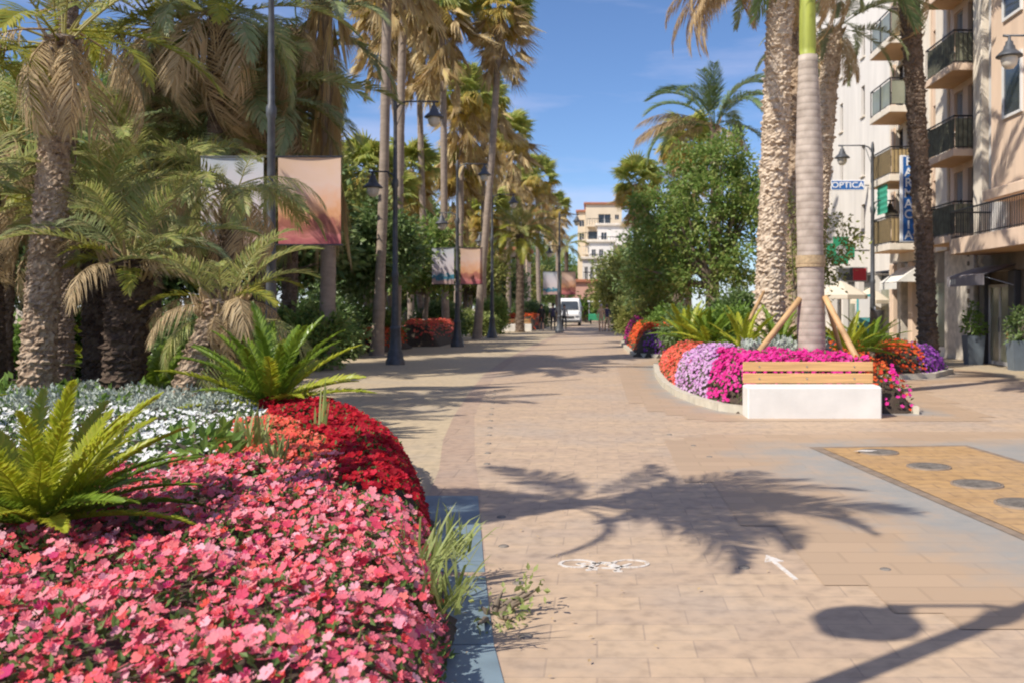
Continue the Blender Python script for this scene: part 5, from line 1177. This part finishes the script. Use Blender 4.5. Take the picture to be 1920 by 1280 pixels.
g = MB(); g.bbox((FX - .1, 46.12, 16.5), (FX + 9, 64, 16.8), .02); g.build('roof', M['cream'], b4)

# ------------------------------------------------------------------ signs on the buildings
M['sign_blue'] = mat('sign_blue', (.02, .12, .38), .4, .05, 4)
M['sign_white'] = mat('sign_white', (.80, .80, .80), .45, .03, 4)
M['sign_green'] = mat('pharmacy_green', (.03, .26, .13), .5, .1, 4)
M['sign_red'] = mat('sign_red', (.55, .03, .05), .45, .08, 4)
M['teal'] = mat('teal_panel', (.10, .38, .40), .5, .1, 4)
def lettering(parent, text, loc, size, m, rot=(math.pi / 2, 0, 0), ext=.006, name='lettering', sx=1.0):
    c = bpy.data.curves.new(name, 'FONT'); c.body = text; c.size = size; c.extrude = ext; c.offset = .012 * size; c.align_x = 'CENTER'; c.align_y = 'CENTER'; c.materials.append(M[m])
    tmp = bpy.data.objects.new('text', c); COL.objects.link(tmp); bpy.context.view_layer.update()
    me = bpy.data.meshes.new_from_object(tmp.evaluated_get(bpy.context.evaluated_depsgraph_get())); bpy.data.objects.remove(tmp)
    o = link(name, me, parent); o.location = loc; o.rotation_euler = rot; o.scale = (sx, 1, 1); return o
sy = 31.2; s = thing('pharmacy_sign', (gx(1701, sy), sy, 0), 'tall blue blade sign with white letters reading farmacia, partly behind the dark palm', 'sign')
z0, z1 = gz(455, sy), gz(292, sy)
g = MB(); g.bbox((-.235, -.06, z0), (.235, .06, z1), .01); g.build('board', M['sign_white'], s)
g = MB(); g.box((-.155, -.066, z0 + .05), (.20, -.061, z1 - .05)); g.build('panel', M['sign_blue'], s)
for k, ch in enumerate('FARMACIA'):
    lettering(s, ch, (.02, -.07, z1 - .05 - (z1 - z0 - .1) * (k + .5) / 8), .40, 'sign_white')
for zz in (z0 + .3, z1 - .3):
    g = MB(); g.tube([(.2, 0, zz), (FX - s.location.x + .05, 0, zz)], .025, k=6); g.build('bracket', M['steel'], s)
sy = 39.6; s = thing('optician_sign', (gx(1589, sy), sy, 0), 'small blue and white sign reading optica beside the lamp post', 'sign'); zc = gz(348, sy)
g = MB(); g.bbox((-.70, -.05, zc - .21), (.70, .05, zc + .21), .01); g.build('board', M['sign_white'], s)
g = MB(); g.box((-.66, -.056, zc - .175), (.66, -.051, zc + .175)); g.build('panel', M['sign_blue'], s)
lettering(s, 'OPTICA', (0, -.06, zc), .33, 'sign_white', sx=1.15)
g = MB(); g.tube([(.68, 0, zc), (FX + .25 - s.location.x, 0, zc)], .03, k=6); g.build('bracket', M['steel'], s)
sy = 35.5; s = thing('pharmacy_cross', (gx(1576, sy), sy, 0), 'green pharmacy cross with a grey round display', 'sign'); zc = gz(470, sy)
h_, a_ = .50, .26
g = MB(); cr_ = [(-a_, -h_), (a_, -h_), (a_, -a_), (h_, -a_), (h_, a_), (a_, a_), (a_, h_), (-a_, h_), (-a_, a_), (-h_, a_), (-h_, -a_), (-a_, -a_)]
g.add([(x, -.09, zc + z) for x, z in cr_] + [(x, .09, zc + z) for x, z in cr_], [(i, (i + 1) % 12, 12 + (i + 1) % 12, 12 + i) for i in range(12)])
for off in (0, 12): g.add([(x, -.09 if off == 0 else .09, zc + z) for x, z in cr_], [list(range(12))])
g.build('board', M['sign_green'], s)
g = MB(); t_ = np.linspace(0, 2 * math.pi, 25)[:-1]; g.add([(.2 * math.cos(u), -.096, zc + .2 * math.sin(u)) for u in t_], [list(range(24))]); g.build('display', M['shutter'], s)
g = MB(); g.tube([(h_, 0, zc), (FX + .5 - s.location.x, 0, zc)], .03, k=6); g.build('bracket', M['steel'], s)
sy = 36.3; s = thing('shop_display_sign', (gx(1597, sy), sy, 0), 'dark display board with a red end under the pharmacy cross', 'sign'); zc = gz(515, sy)
g = MB(); g.bbox((-.58, -.07, zc - .28), (.58, .07, zc + .28), .01); g.build('board', M['shutter'], s)
g = MB(); g.box((-.53, -.076, zc - .23), (.02, -.071, zc + .23)); g.build('display', M['dark_panel'], s)
g = MB(); g.box((.03, -.076, zc - .23), (.53, -.071, zc + .23)); g.build('red_panel', M['sign_red'], s)
g = MB(); g.tube([(.55, 0, zc), (FX + .5 - s.location.x, 0, zc)], .03, k=6); g.build('bracket', M['steel'], s)

# ------------------------------------------------------------------ street furniture by the shops
M['pot'] = mat('blue_grey_planter', (.13, .16, .19), .6, .1, 5)
def pot(x, y, label, h=.85, m='leaf_bush', seed=0, w=.24):
    t = thing('potted_plant', (x, y, 0), label, 'potted plant')
    g = MB(); k = w * .8
    g.add([(-k, -k, 0), (k, -k, 0), (k, k, 0), (-k, k, 0), (-w, -w, h), (w, -w, h), (w, w, h), (-w, w, h), (-w * .85, -w * .85, h), (w * .85, -w * .85, h), (w * .85, w * .85, h), (-w * .85, w * .85, h), (-w * .8, -w * .8, h - .08), (w * .8, -w * .8, h - .08), (w * .8, w * .8, h - .08), (-w * .8, w * .8, h - .08)],
          [(0, 1, 5, 4), (1, 2, 6, 5), (2, 3, 7, 6), (3, 0, 4, 7), (4, 5, 9, 8), (5, 6, 10, 9), (6, 7, 11, 10), (7, 4, 8, 11), (8, 9, 13, 12), (9, 10, 14, 13), (10, 11, 15, 14), (11, 8, 12, 15), (12, 13, 14, 15)]); g.build('pot', M['pot'], t)
    r = RNG(seed); P, O, C = crown_points([(0, 0, h + .3, .26, .26, .4), (0, 0, h + .62, .14, .14, .3)], 300, 14, .06, r); P[:, 2] = np.maximum(P[:, 2], h - .05)
    q = MB(); q.inst(LEAF6[0], LEAF6[1], rand_frames(P, .10 * r.uniform(.7, 1.3, len(P)), r, O, .5, .4)); q.build('foliage', M[m], t)
    q = MB(); q.tube([(0, 0, h - .1), (.02, 0, h + .6)], .012, k=5); q.build('stem', M['bark'], t)
pot(gx(1825, 26.6), 26.6, 'tall blue-grey square pot with a bright leafy plant left of the shop door', .8, seed=1)
pot(gx(1910, 24.2), 24.2, 'dark square pot with a dark plant right of the shop door', .75, 'leaf_dark', 2)
M['canvas'] = mat('cream_canvas', (.66, .58, .46), .8, .06, 4)
def parasol(x, y, label, r_=.95, h=2.5):
    t = thing('parasol', (x, y, 0), label, 'parasol', 'cream cafe parasols by the shops')
    g = MB(); g.lathe([(0, h), (r_ * .5, h - .22), (r_, h - .50), (r_, h - .64), (r_ * .98, h - .64), (r_ * .97, h - .51), (0, h - .03)], k=8, smooth=False); g.build('canopy', M['canvas'], t)
    g = MB(); g.tube([(0, 0, 0), (0, 0, h + .06)], .025, k=8); g.build('pole', M['steel'], t)
    g = MB(); g.lathe([(0, .08), (.25, .07), (.28, 0)], k=14); g.build('base', M['dark_panel'], t)
parasol(gx(1576, 33.5), 33.5, 'cream cafe parasol under the dark display board')
parasol(gx(1632, 38), 38, 'smaller parasol farther back behind the lamp post', .8, 2.35)
def cafe_table(x, y, label):
    t = thing('cafe_table', (x, y, 0), label, 'table'); g = MB(); g.lathe([(0, .74), (.34, .74), (.345, .71), (0, .70)], k=18); g.build('table_top', M['steel'], t)
    g = MB(); g.tube([(0, 0, .03), (0, 0, .7)], .03, k=8); g.lathe([(0, .05), (.2, .03), (.22, 0)], k=14); g.build('leg', M['dark_panel'], t)
def chair(x, y, rz, label):
    t = thing('cafe_chair', (x, y, 0), label, 'chair', 'dark cafe chairs by the parasol', rz)
    g = MB(); g.bbox((-.21, -.21, .43), (.21, .21, .46), .01); g.build('seat', M['dark_panel'], t)
    g = MB(); g.bbox((-.21, .19, .60), (.21, .215, .86), .01); g.build('backrest', M['dark_panel'], t)
    for a, b in ((-.19, -.19), (.19, -.19), (-.19, .2), (.19, .2)):
        g = MB(); g.tube([(a, b, 0), (a, b, .86 if b > 0 else .43)], .014, k=6); g.build('leg', M['steel'], t)
cafe_table(gx(1560, 32.6), 32.6, 'small round cafe table seen under the cream parasol')
chair(gx(1585, 32.2), 32.2, 1.2, 'dark cafe chair on the shop side of the round table'); chair(gx(1590, 34.2), 34.2, 3.6, 'dark cafe chair behind the round table')
t = thing('display_board', (gx(1622, 34.8), 34.8, 0), 'teal free-standing advertising board before the shops', 'board')
g = MB(); g.bbox((-.3, -.05, .25), (.3, .05, 2.05), .02); g.build('frame', M['teal'], t); g = MB(); g.box((-.24, -.056, 1.2), (.24, -.051, 1.95)); g.build('poster', M['sign_white'], t)
for x in (-.2, .2): g = MB(); g.bbox((x - .03, -.15, 0), (x + .03, .15, .248), .01); g.build('foot', M['steel'], t)
t = thing('litter_bin', (gx(1645, 33.6), 33.6, 0), 'dark litter bin on a pole next to the right lamp post', 'litter bin')
g = MB(); g.lathe([(.2, .75), (.24, 1.45), (.25, 1.47), (.22, 1.47), (.18, .8), (0, .76)], k=16); g.build('bin', M['dark_panel'], t); g = MB(); g.tube([(0, .26, 0), (0, .26, 1.6)], .03, k=8); g.build('post', M['steel'], t)

# ------------------------------------------------------------------ far end of the promenade
def boxbuilding(name, label, x0, x1, y0, y1, h, wall, wins, roofm='tile', bal=None, z0=0.0):
    t = thing(name, (x0, y0, z0), label, 'building'); w_ = x1 - x0; d_ = y1 - y0
    g = MB()
    ops = wins; xs = sorted({0, w_, *[o[0] for o in ops], *[o[1] for o in ops]}); zs = sorted({0, h, *[o[2] for o in ops], *[o[3] for o in ops]})
    for a, b in zip(xs[:-1], xs[1:]):
        for c_, d in zip(zs[:-1], zs[1:]):
            if any(o[0] < (a + b) / 2 < o[1] and o[2] < (c_ + d) / 2 < o[3] for o in ops): continue
            g.add([(a, 0, c_), (b, 0, c_), (b, 0, d), (a, 0, d)], [(0, 1, 2, 3)])
    for (a, b, c_, d) in ops:
        g.add([(a, 0, c_), (b, 0, c_), (b, 0, d), (a, 0, d), (a, .5, c_), (b, .5, c_), (b, .5, d), (a, .5, d)], [(0, 1, 5, 4), (1, 2, 6, 5), (2, 3, 7, 6), (3, 0, 4, 7)])
    g.add([(0, 0, 0), (0, d_, 0), (0, d_, h), (0, 0, h), (w_, 0, 0), (w_, d_, 0), (w_, d_, h), (w_, 0, h)], [(0, 3, 2, 1), (4, 5, 6, 7), (1, 2, 6, 5)])
    g.build('wall', M[wall], t)
    for (a, b, c_, d) in ops:
        q = MB(); q.box((a, .42, c_), (b, .49, d)); wo = q.build('window', M['glass'], t)
        q = MB(); q.box(((a + b) / 2 - .06, .34, c_), ((a + b) / 2 + .06, .415, d)); q.build('frame', M['wframe'], wo)
    q = MB(); q.bbox((-.3, -.3, h), (w_ + .3, d_ + .3, h + .35), .05); q.build('roof', M[roofm], t)
    for (a, b, z, m_) in (bal or []):
        q = MB(); q.bbox((a, -1.4, z - .25), (b, -.002, z), .02); s_ = q.build('balcony', M[wall], t)
        q = MB(); q.tube([(a + .05, -1.35, z + 1), (b - .05, -1.35, z + 1)], .05, k=5)
        for k in range(int((b - a) / .4) + 1): q.tube([(a + .05 + k * .4, -1.35, z), (a + .05 + k * .4, -1.35, z + 1)], .025, k=4, cap=False)
        q.build('railing', M[m_], s_)
    return t
M['beige'] = mat('beige_render', (.72, .60, .44), .8, .06, .5)
D = 150.0
zb = lambda py: gz(py, D)
x0, x1 = gx(1098, D), gx(1166, D)
boxbuilding('tower_block', 'beige apartment block with a brown loggia closing the view', x0, x1, D, D + 12, zb(384), 'beige',
    [(2.0, 3.9, zb(424), zb(402)), (.4, 3.9, zb(450), zb(434)), (4.6, 5.2, zb(412), zb(403)), (.4, 3.6, zb(476), zb(460)), (.4, 3.6, zb(500), zb(486))], 'tile', [(.2, 4.1, zb(424), 'iron'), (-.5, 4.0, zb(450), 'iron'), (-.5, 3.8, zb(476), 'wframe')])
boxbuilding('tower_block', 'lower beige wing stepping down beside the far block', gx(1083, D), x0 - .05, D + 1, D + 11, zb(397), 'beige', [(.25, 1.0, zb(424), zb(412)), (.25, 1.0, zb(450), zb(437))], 'tile')
for k, (pl, pr, pt, d, lab) in enumerate([(1120, 1182, 424, 131, 'white stepped building in front of the beige block'), (1104, 1150, 455, 124, 'lower white terrace of the stepped building'), (1092, 1128, 487, 117, 'lowest white terrace near the pink house')]):
    xa, xb = gx(pl, d), gx(pr, d); h = gz(pt, d); ww = xb - xa
    boxbuilding('white_house', lab, xa, xb, d, d + 6, h, 'white_wall', [(ww * .12 + j * ww * .3, ww * .12 + j * ww * .3 + ww * .16, h - 2.4 - 2.9 * i, h - .9 - 2.9 * i) for i in range(1 + k % 2) for j in range(1 + k)], 'cream', [(.1, ww * .7, h - 2.6, 'iron')])
M['pink'] = mat('pink_render', (.58, .34, .26), .8, .08, .6)
xa, xb = gx(1074, 106), gx(1118, 106); boxbuilding('pink_house', 'low pink house behind the white van', xa, xb, 106, 112, gz(530, 106), 'pink', [(.3, .9, .8, 2.2), (1.4, 2.1, .8, 2.6)], 'tile')
xa, xb = gx(1020, 200), gx(1036, 200); boxbuilding('tower_block', 'slim blue-white tower far behind the last fan palms', xa, xb, 200, 206, gz(424, 200), 'white_wall', [(.9, 1.5, 6 + 3 * k, 8 + 3 * k) for k in range(4)], 'cream')
xa, xb = gx(940, 95), gx(985, 95); boxbuilding('park_house', 'tan arcaded house half hidden among the park palms', xa, xb, 97, 103, gz(470, 97), 'peach', [(.4, 1.2, gz(500, 97), gz(482, 97)), (1.5, 2.2, gz(500, 97), gz(482, 97))], 'tile')
for k, (px, d, s, z, m, lab) in enumerate([(1090, 190, 4, 5, 'leaf_dark', 'dark tree at the very end of the street'), (1140, 180, 4.5, 6.5, 'leaf_olive', 'olive tree at the very end of the street'), (1045, 170, 4.5, 7.5, 'leaf_ficus', 'green tree at the end behind the last fan palms'), (985, 150, 5, 8, 'leaf_dark', 'dark tree mass at the end of the park'), (920, 120, 5, 8, 'leaf_olive', 'olive tree mass deep in the park'), (850, 95, 4.5, 7.5, 'leaf_dark', 'dark tree mass behind the bare trunks'), (760, 80, 4.5, 7.5, 'leaf_ficus', 'green tree mass behind the green fan palms'), (690, 64, 4, 6.5, 'leaf_dark', 'dark tree mass right of the pink banner'), (1190, 110, 3.6, 5.5, 'leaf_ficus', 'green tree beyond the yellowish one'), (1100, 96, 1.0, 2.0, 'leaf_bush', 'small round street tree near the pink house')]):
    broadleaf('distant_tree', gx(px, d), d, lab, z * .45, .3, [(0, 0, z, s, s, s * .8), (-s * .6, 0, z * .6, s * .7, s * .7, s * .6), (s * .6, 0, z * .6, s * .7, s * .7, s * .6)], m, 400 + k, nclump=14, nleaf=34, cr=.5, ls=.42)
# ------------------------------------------------------------------ white van
vd = 78.0; v = thing('van', (gx(1067, vd), vd, 0), 'white delivery van facing the camera far up the promenade', 'van')
M['van'] = mat('van_white', (.78, .78, .78), .35, .03, 3); M['tyre'] = mat('tyre_rubber', (.02, .02, .02), .8, .1, 9)
sec = [(0, [(.80, .35), (.85, .5), (.84, .85), (.70, .98)]), (.25, [(.86, .3), (.92, .55), (.90, .95), (.78, 1.12)]), (.75, [(.86, .3), (.93, .6), (.90, 1.15), (.80, 1.25)]), (1.35, [(.86, .3), (.93, .7), (.90, 1.3), (.76, 2.1)]), (1.7, [(.86, .3), (.93, .8), (.92, 1.6), (.78, 2.28)]), (5.0, [(.86, .3), (.93, .8), (.92, 1.6), (.78, 2.28)])]
g = MB(); V = []
for y, pr in sec:
    rg = [(-x, z) for x, z in pr][::-1]; V += [(x, y, z) for x, z in pr] + [(x, y, z) for x, z in rg]
V = np.array(V); n = 8; fs = [(i * n + j, i * n + (j + 1) % n, (i + 1) * n + (j + 1) % n, (i + 1) * n + j) for i in range(5) for j in range(n)]
g.add(V, fs, 0, False); g.add(V[:8], [list(range(8))]); g.add(V[-8:], [list(range(8))]); g.build('body', M['van'], v)
g = MB(); g.add([(-.74, .72, 1.36), (.74, .72, 1.36), (.66, 1.22, 2.02), (-.66, 1.22, 2.02)], [(0, 1, 2, 3)]); g.build('windscreen', M['glass'], v)
g = MB(); g.bbox((-.9, -.1, .28), (.9, .06, .5), .03); g.build('bumper', M['dark_panel'], v)
g = MB(); g.bbox((-.42, -.02, .6), (.42, .03, .82), .01); g.build('grille', M['dark_panel'], v)
for s_ in (-1, 1):
    g = MB(); g.bbox((s_ * .66 - .17, -.015, .66), (s_ * .66 + .17, .05, .86), .02); g.build('headlight', M['steel'], v)
    g = MB(); g.bbox((s_ * 1.02 - .1, 1.0, 1.25), (s_ * 1.02 + .1, 1.12, 1.6), .02); g.build('mirror', M['dark_panel'], v)
    for yy in (.95, 4.1):
        g = MB(); a_ = np.linspace(0, 2 * math.pi, 17)[:-1]; g.tube([(s_ * .70, yy, .33), (s_ * .90, yy, .33)], .33, k=16); wo = g.build('wheel', M['tyre'], v); g = MB(); g.tube([(s_ * .88, yy, .33), (s_ * .91, yy, .33)], .19, k=12); g.build('rim', M['steel'], wo)
# kiosk cart with a flat white canopy
kd = 88.0; k_ = thing('kiosk_cart', (gx(1122, kd), kd, 0), 'small green cart with a flat white canopy beyond the walkers', 'cart')
g = MB(); g.bbox((-1.0, -.5, 2.0), (1.0, .8, 2.12), .03); g.build('canopy', M['sign_white'], k_)
for a_, b_ in ((-.85, -.4), (.85, -.4), (-.85, .7), (.85, .7)): g = MB(); g.tube([(a_, b_, .9), (a_, b_, 2.0)], .03, k=6); g.build('post', M['steel'], k_)
g = MB(); g.bbox((-.9, -.45, .3), (.9, .75, .92), .04); g.build('body', M['sign_green'], k_)
for a_ in (-.7, .7): g = MB(); g.tube([(a_ - .08, -.35, .22), (a_ + .08, -.35, .22)], .22, k=14); g.build('wheel', M['tyre'], k_)
# ------------------------------------------------------------------ walkers
M['skin'] = mat('skin', (.50, .30, .21), .5, .06, 8); M['hair'] = mat('dark_hair', (.035, .025, .02), .6, .2, 20); M['hairg'] = mat('grey_hair', (.35, .34, .33), .6, .2, 20)
def cloth(name, c): return mat(name, c, .8, .1, 10)
CL = {'white': cloth('white_cotton', (.72, .72, .70)), 'blue': cloth('pale_blue_cotton', (.30, .36, .55)), 'black': cloth('black_cotton', (.03, .03, .035)), 'navy': cloth('navy_cotton', (.05, .05, .11)), 'grey': cloth('grey_cotton', (.22, .22, .23)), 'tan': cloth('tan_cotton', (.50, .36, .26)), 'shoe': cloth('shoe_leather', (.06, .05, .045)), 'mauve': cloth('mauve_cotton', (.30, .24, .36))}
DG = None
def person(x, y, rz, label, top, leg, H=1.72, stride=.22, short=False, hair='hair', seed=0):
    t = thing('person', (x, y, 0), label, 'person', None, rz); k = H / 1.72; s = stride
    J = [(0, 0, .95), (0, 0, 1.08), (0, -.01, 1.24), (0, -.01, 1.40), (0, -.015, 1.49), (0, -.03, 1.57), (0, -.03, 1.66),
         (.095, 0, .90), (.10, -s * .45, .50), (.10, -s, .09), (.10, -s - .14, .03),
         (-.095, 0, .90), (-.10, s * .25, .50), (-.10, s, .10), (-.10, s - .13, .03),
         (.17, 0, 1.39), (.235, s * .4, 1.12), (.24, s * .45 - .1, .88), (.24, s * .45 - .16, .80),
         (-.17, 0, 1.39), (-.235, -s * .35, 1.12), (-.24, -s * .5 - .08, .89), (-.24, -s * .5 - .14, .81)]
    R = [(.145, .10), (.135, .095), (.15, .10), (.13, .085), (.055, .055), (.078, .09), (.07, .085),
         (.085, .085), (.06, .06), (.04, .042), (.035, .022), (.085, .085), (.06, .06), (.04, .042), (.035, .022),
         (.058, .055), (.042, .042), (.030, .030), (.028, .036), (.058, .055), (.042, .042), (.030, .030), (.028, .036)]
    E = [(0, 1), (1, 2), (2, 3), (3, 4), (4, 5), (5, 6), (0, 7), (7, 8), (8, 9), (9, 10), (0, 11), (11, 12), (12, 13), (13, 14), (3, 15), (15, 16), (16, 17), (17, 18), (3, 19), (19, 20), (20, 21), (21, 22)]
    me = bpy.data.meshes.new('body'); me.from_pydata([tuple(np.array(j) * k) for j in J], E, [])
    ob = bpy.data.objects.new('body_skeleton', me); COL.objects.link(ob)
    md = ob.modifiers.new('skin', 'SKIN'); sv = me.skin_vertices[0].data
    for i, r in enumerate(R): sv[i].radius = (r[0] * k, r[1] * k); sv[i].use_root = (i == 0)
    ms = ob.modifiers.new('sub', 'SUBSURF'); ms.levels = ms.render_levels = 2
    bpy.context.view_layer.update(); dg = bpy.context.evaluated_depsgraph_get()
    bm_ = bpy.data.meshes.new_from_object(ob.evaluated_get(dg)); bpy.data.objects.remove(ob)
    for m_ in (M['skin'], CL[top], CL[leg], CL['shoe']): bm_.materials.append(m_)
    for p in bm_.polygons:
        c = p.center / k; arm = abs(c.x) > .19
        if c.z > 1.46: i = 0
        elif arm and c.z < 1.12: i = 0
        elif c.z > .94 or arm: i = 1
        elif c.z < .085: i = 3
        elif short and c.z < .52: i = 0
        else: i = 2
        p.material_index = i; p.use_smooth = True
    link('body', bm_, t)
    g = MB(); rr = RNG(seed); prof = [(0, 1.775), (.05, 1.765), (.085, 1.72), (.096, 1.66), (.09, 1.60), (.07, 1.57)]
    g.lathe([(a * k, b * k) for a, b in prof], (0, .005 * k, 0), 14); g.build('hair', M[hair], t)
pp = [(949, 66, 3.3, 'person in a white shirt and black trousers walking by the bench', 'white', 'black', 1.70, False), (974, 69, 3.4, 'person in a pale blue shirt beside the one in white', 'blue', 'grey', 1.74, False),
      (1003, 75, 3.0, 'person in mauve walking behind the pair', 'mauve', 'navy', 1.66, False), (1015, 64, .2, 'person dressed all in black left of the far lamp post', 'black', 'black', 1.72, True), (1037, 64, 3.2, 'person in black trousers right behind the far lamp post', 'navy', 'black', 1.78, False),
      (1058, 66, 0.1, 'person in dark clothes in front of the white van', 'grey', 'black', 1.70, False), (1127, 61, 3.1, 'person in tan summer clothes in the middle of the promenade', 'tan', 'tan', 1.72, True), (1138, 61.5, 3.2, 'person in a navy top next to the one in tan', 'navy', 'tan', 1.70, True)]
for k, (px, d, rz, lab, a, b, h, sh) in enumerate(pp): person(gx(px, d), d, rz, lab, a, b, h, .2 + .03 * (k % 3), sh, 'hairg' if k in (1, 6) else 'hair', k)
bpy.context.view_layer.update()
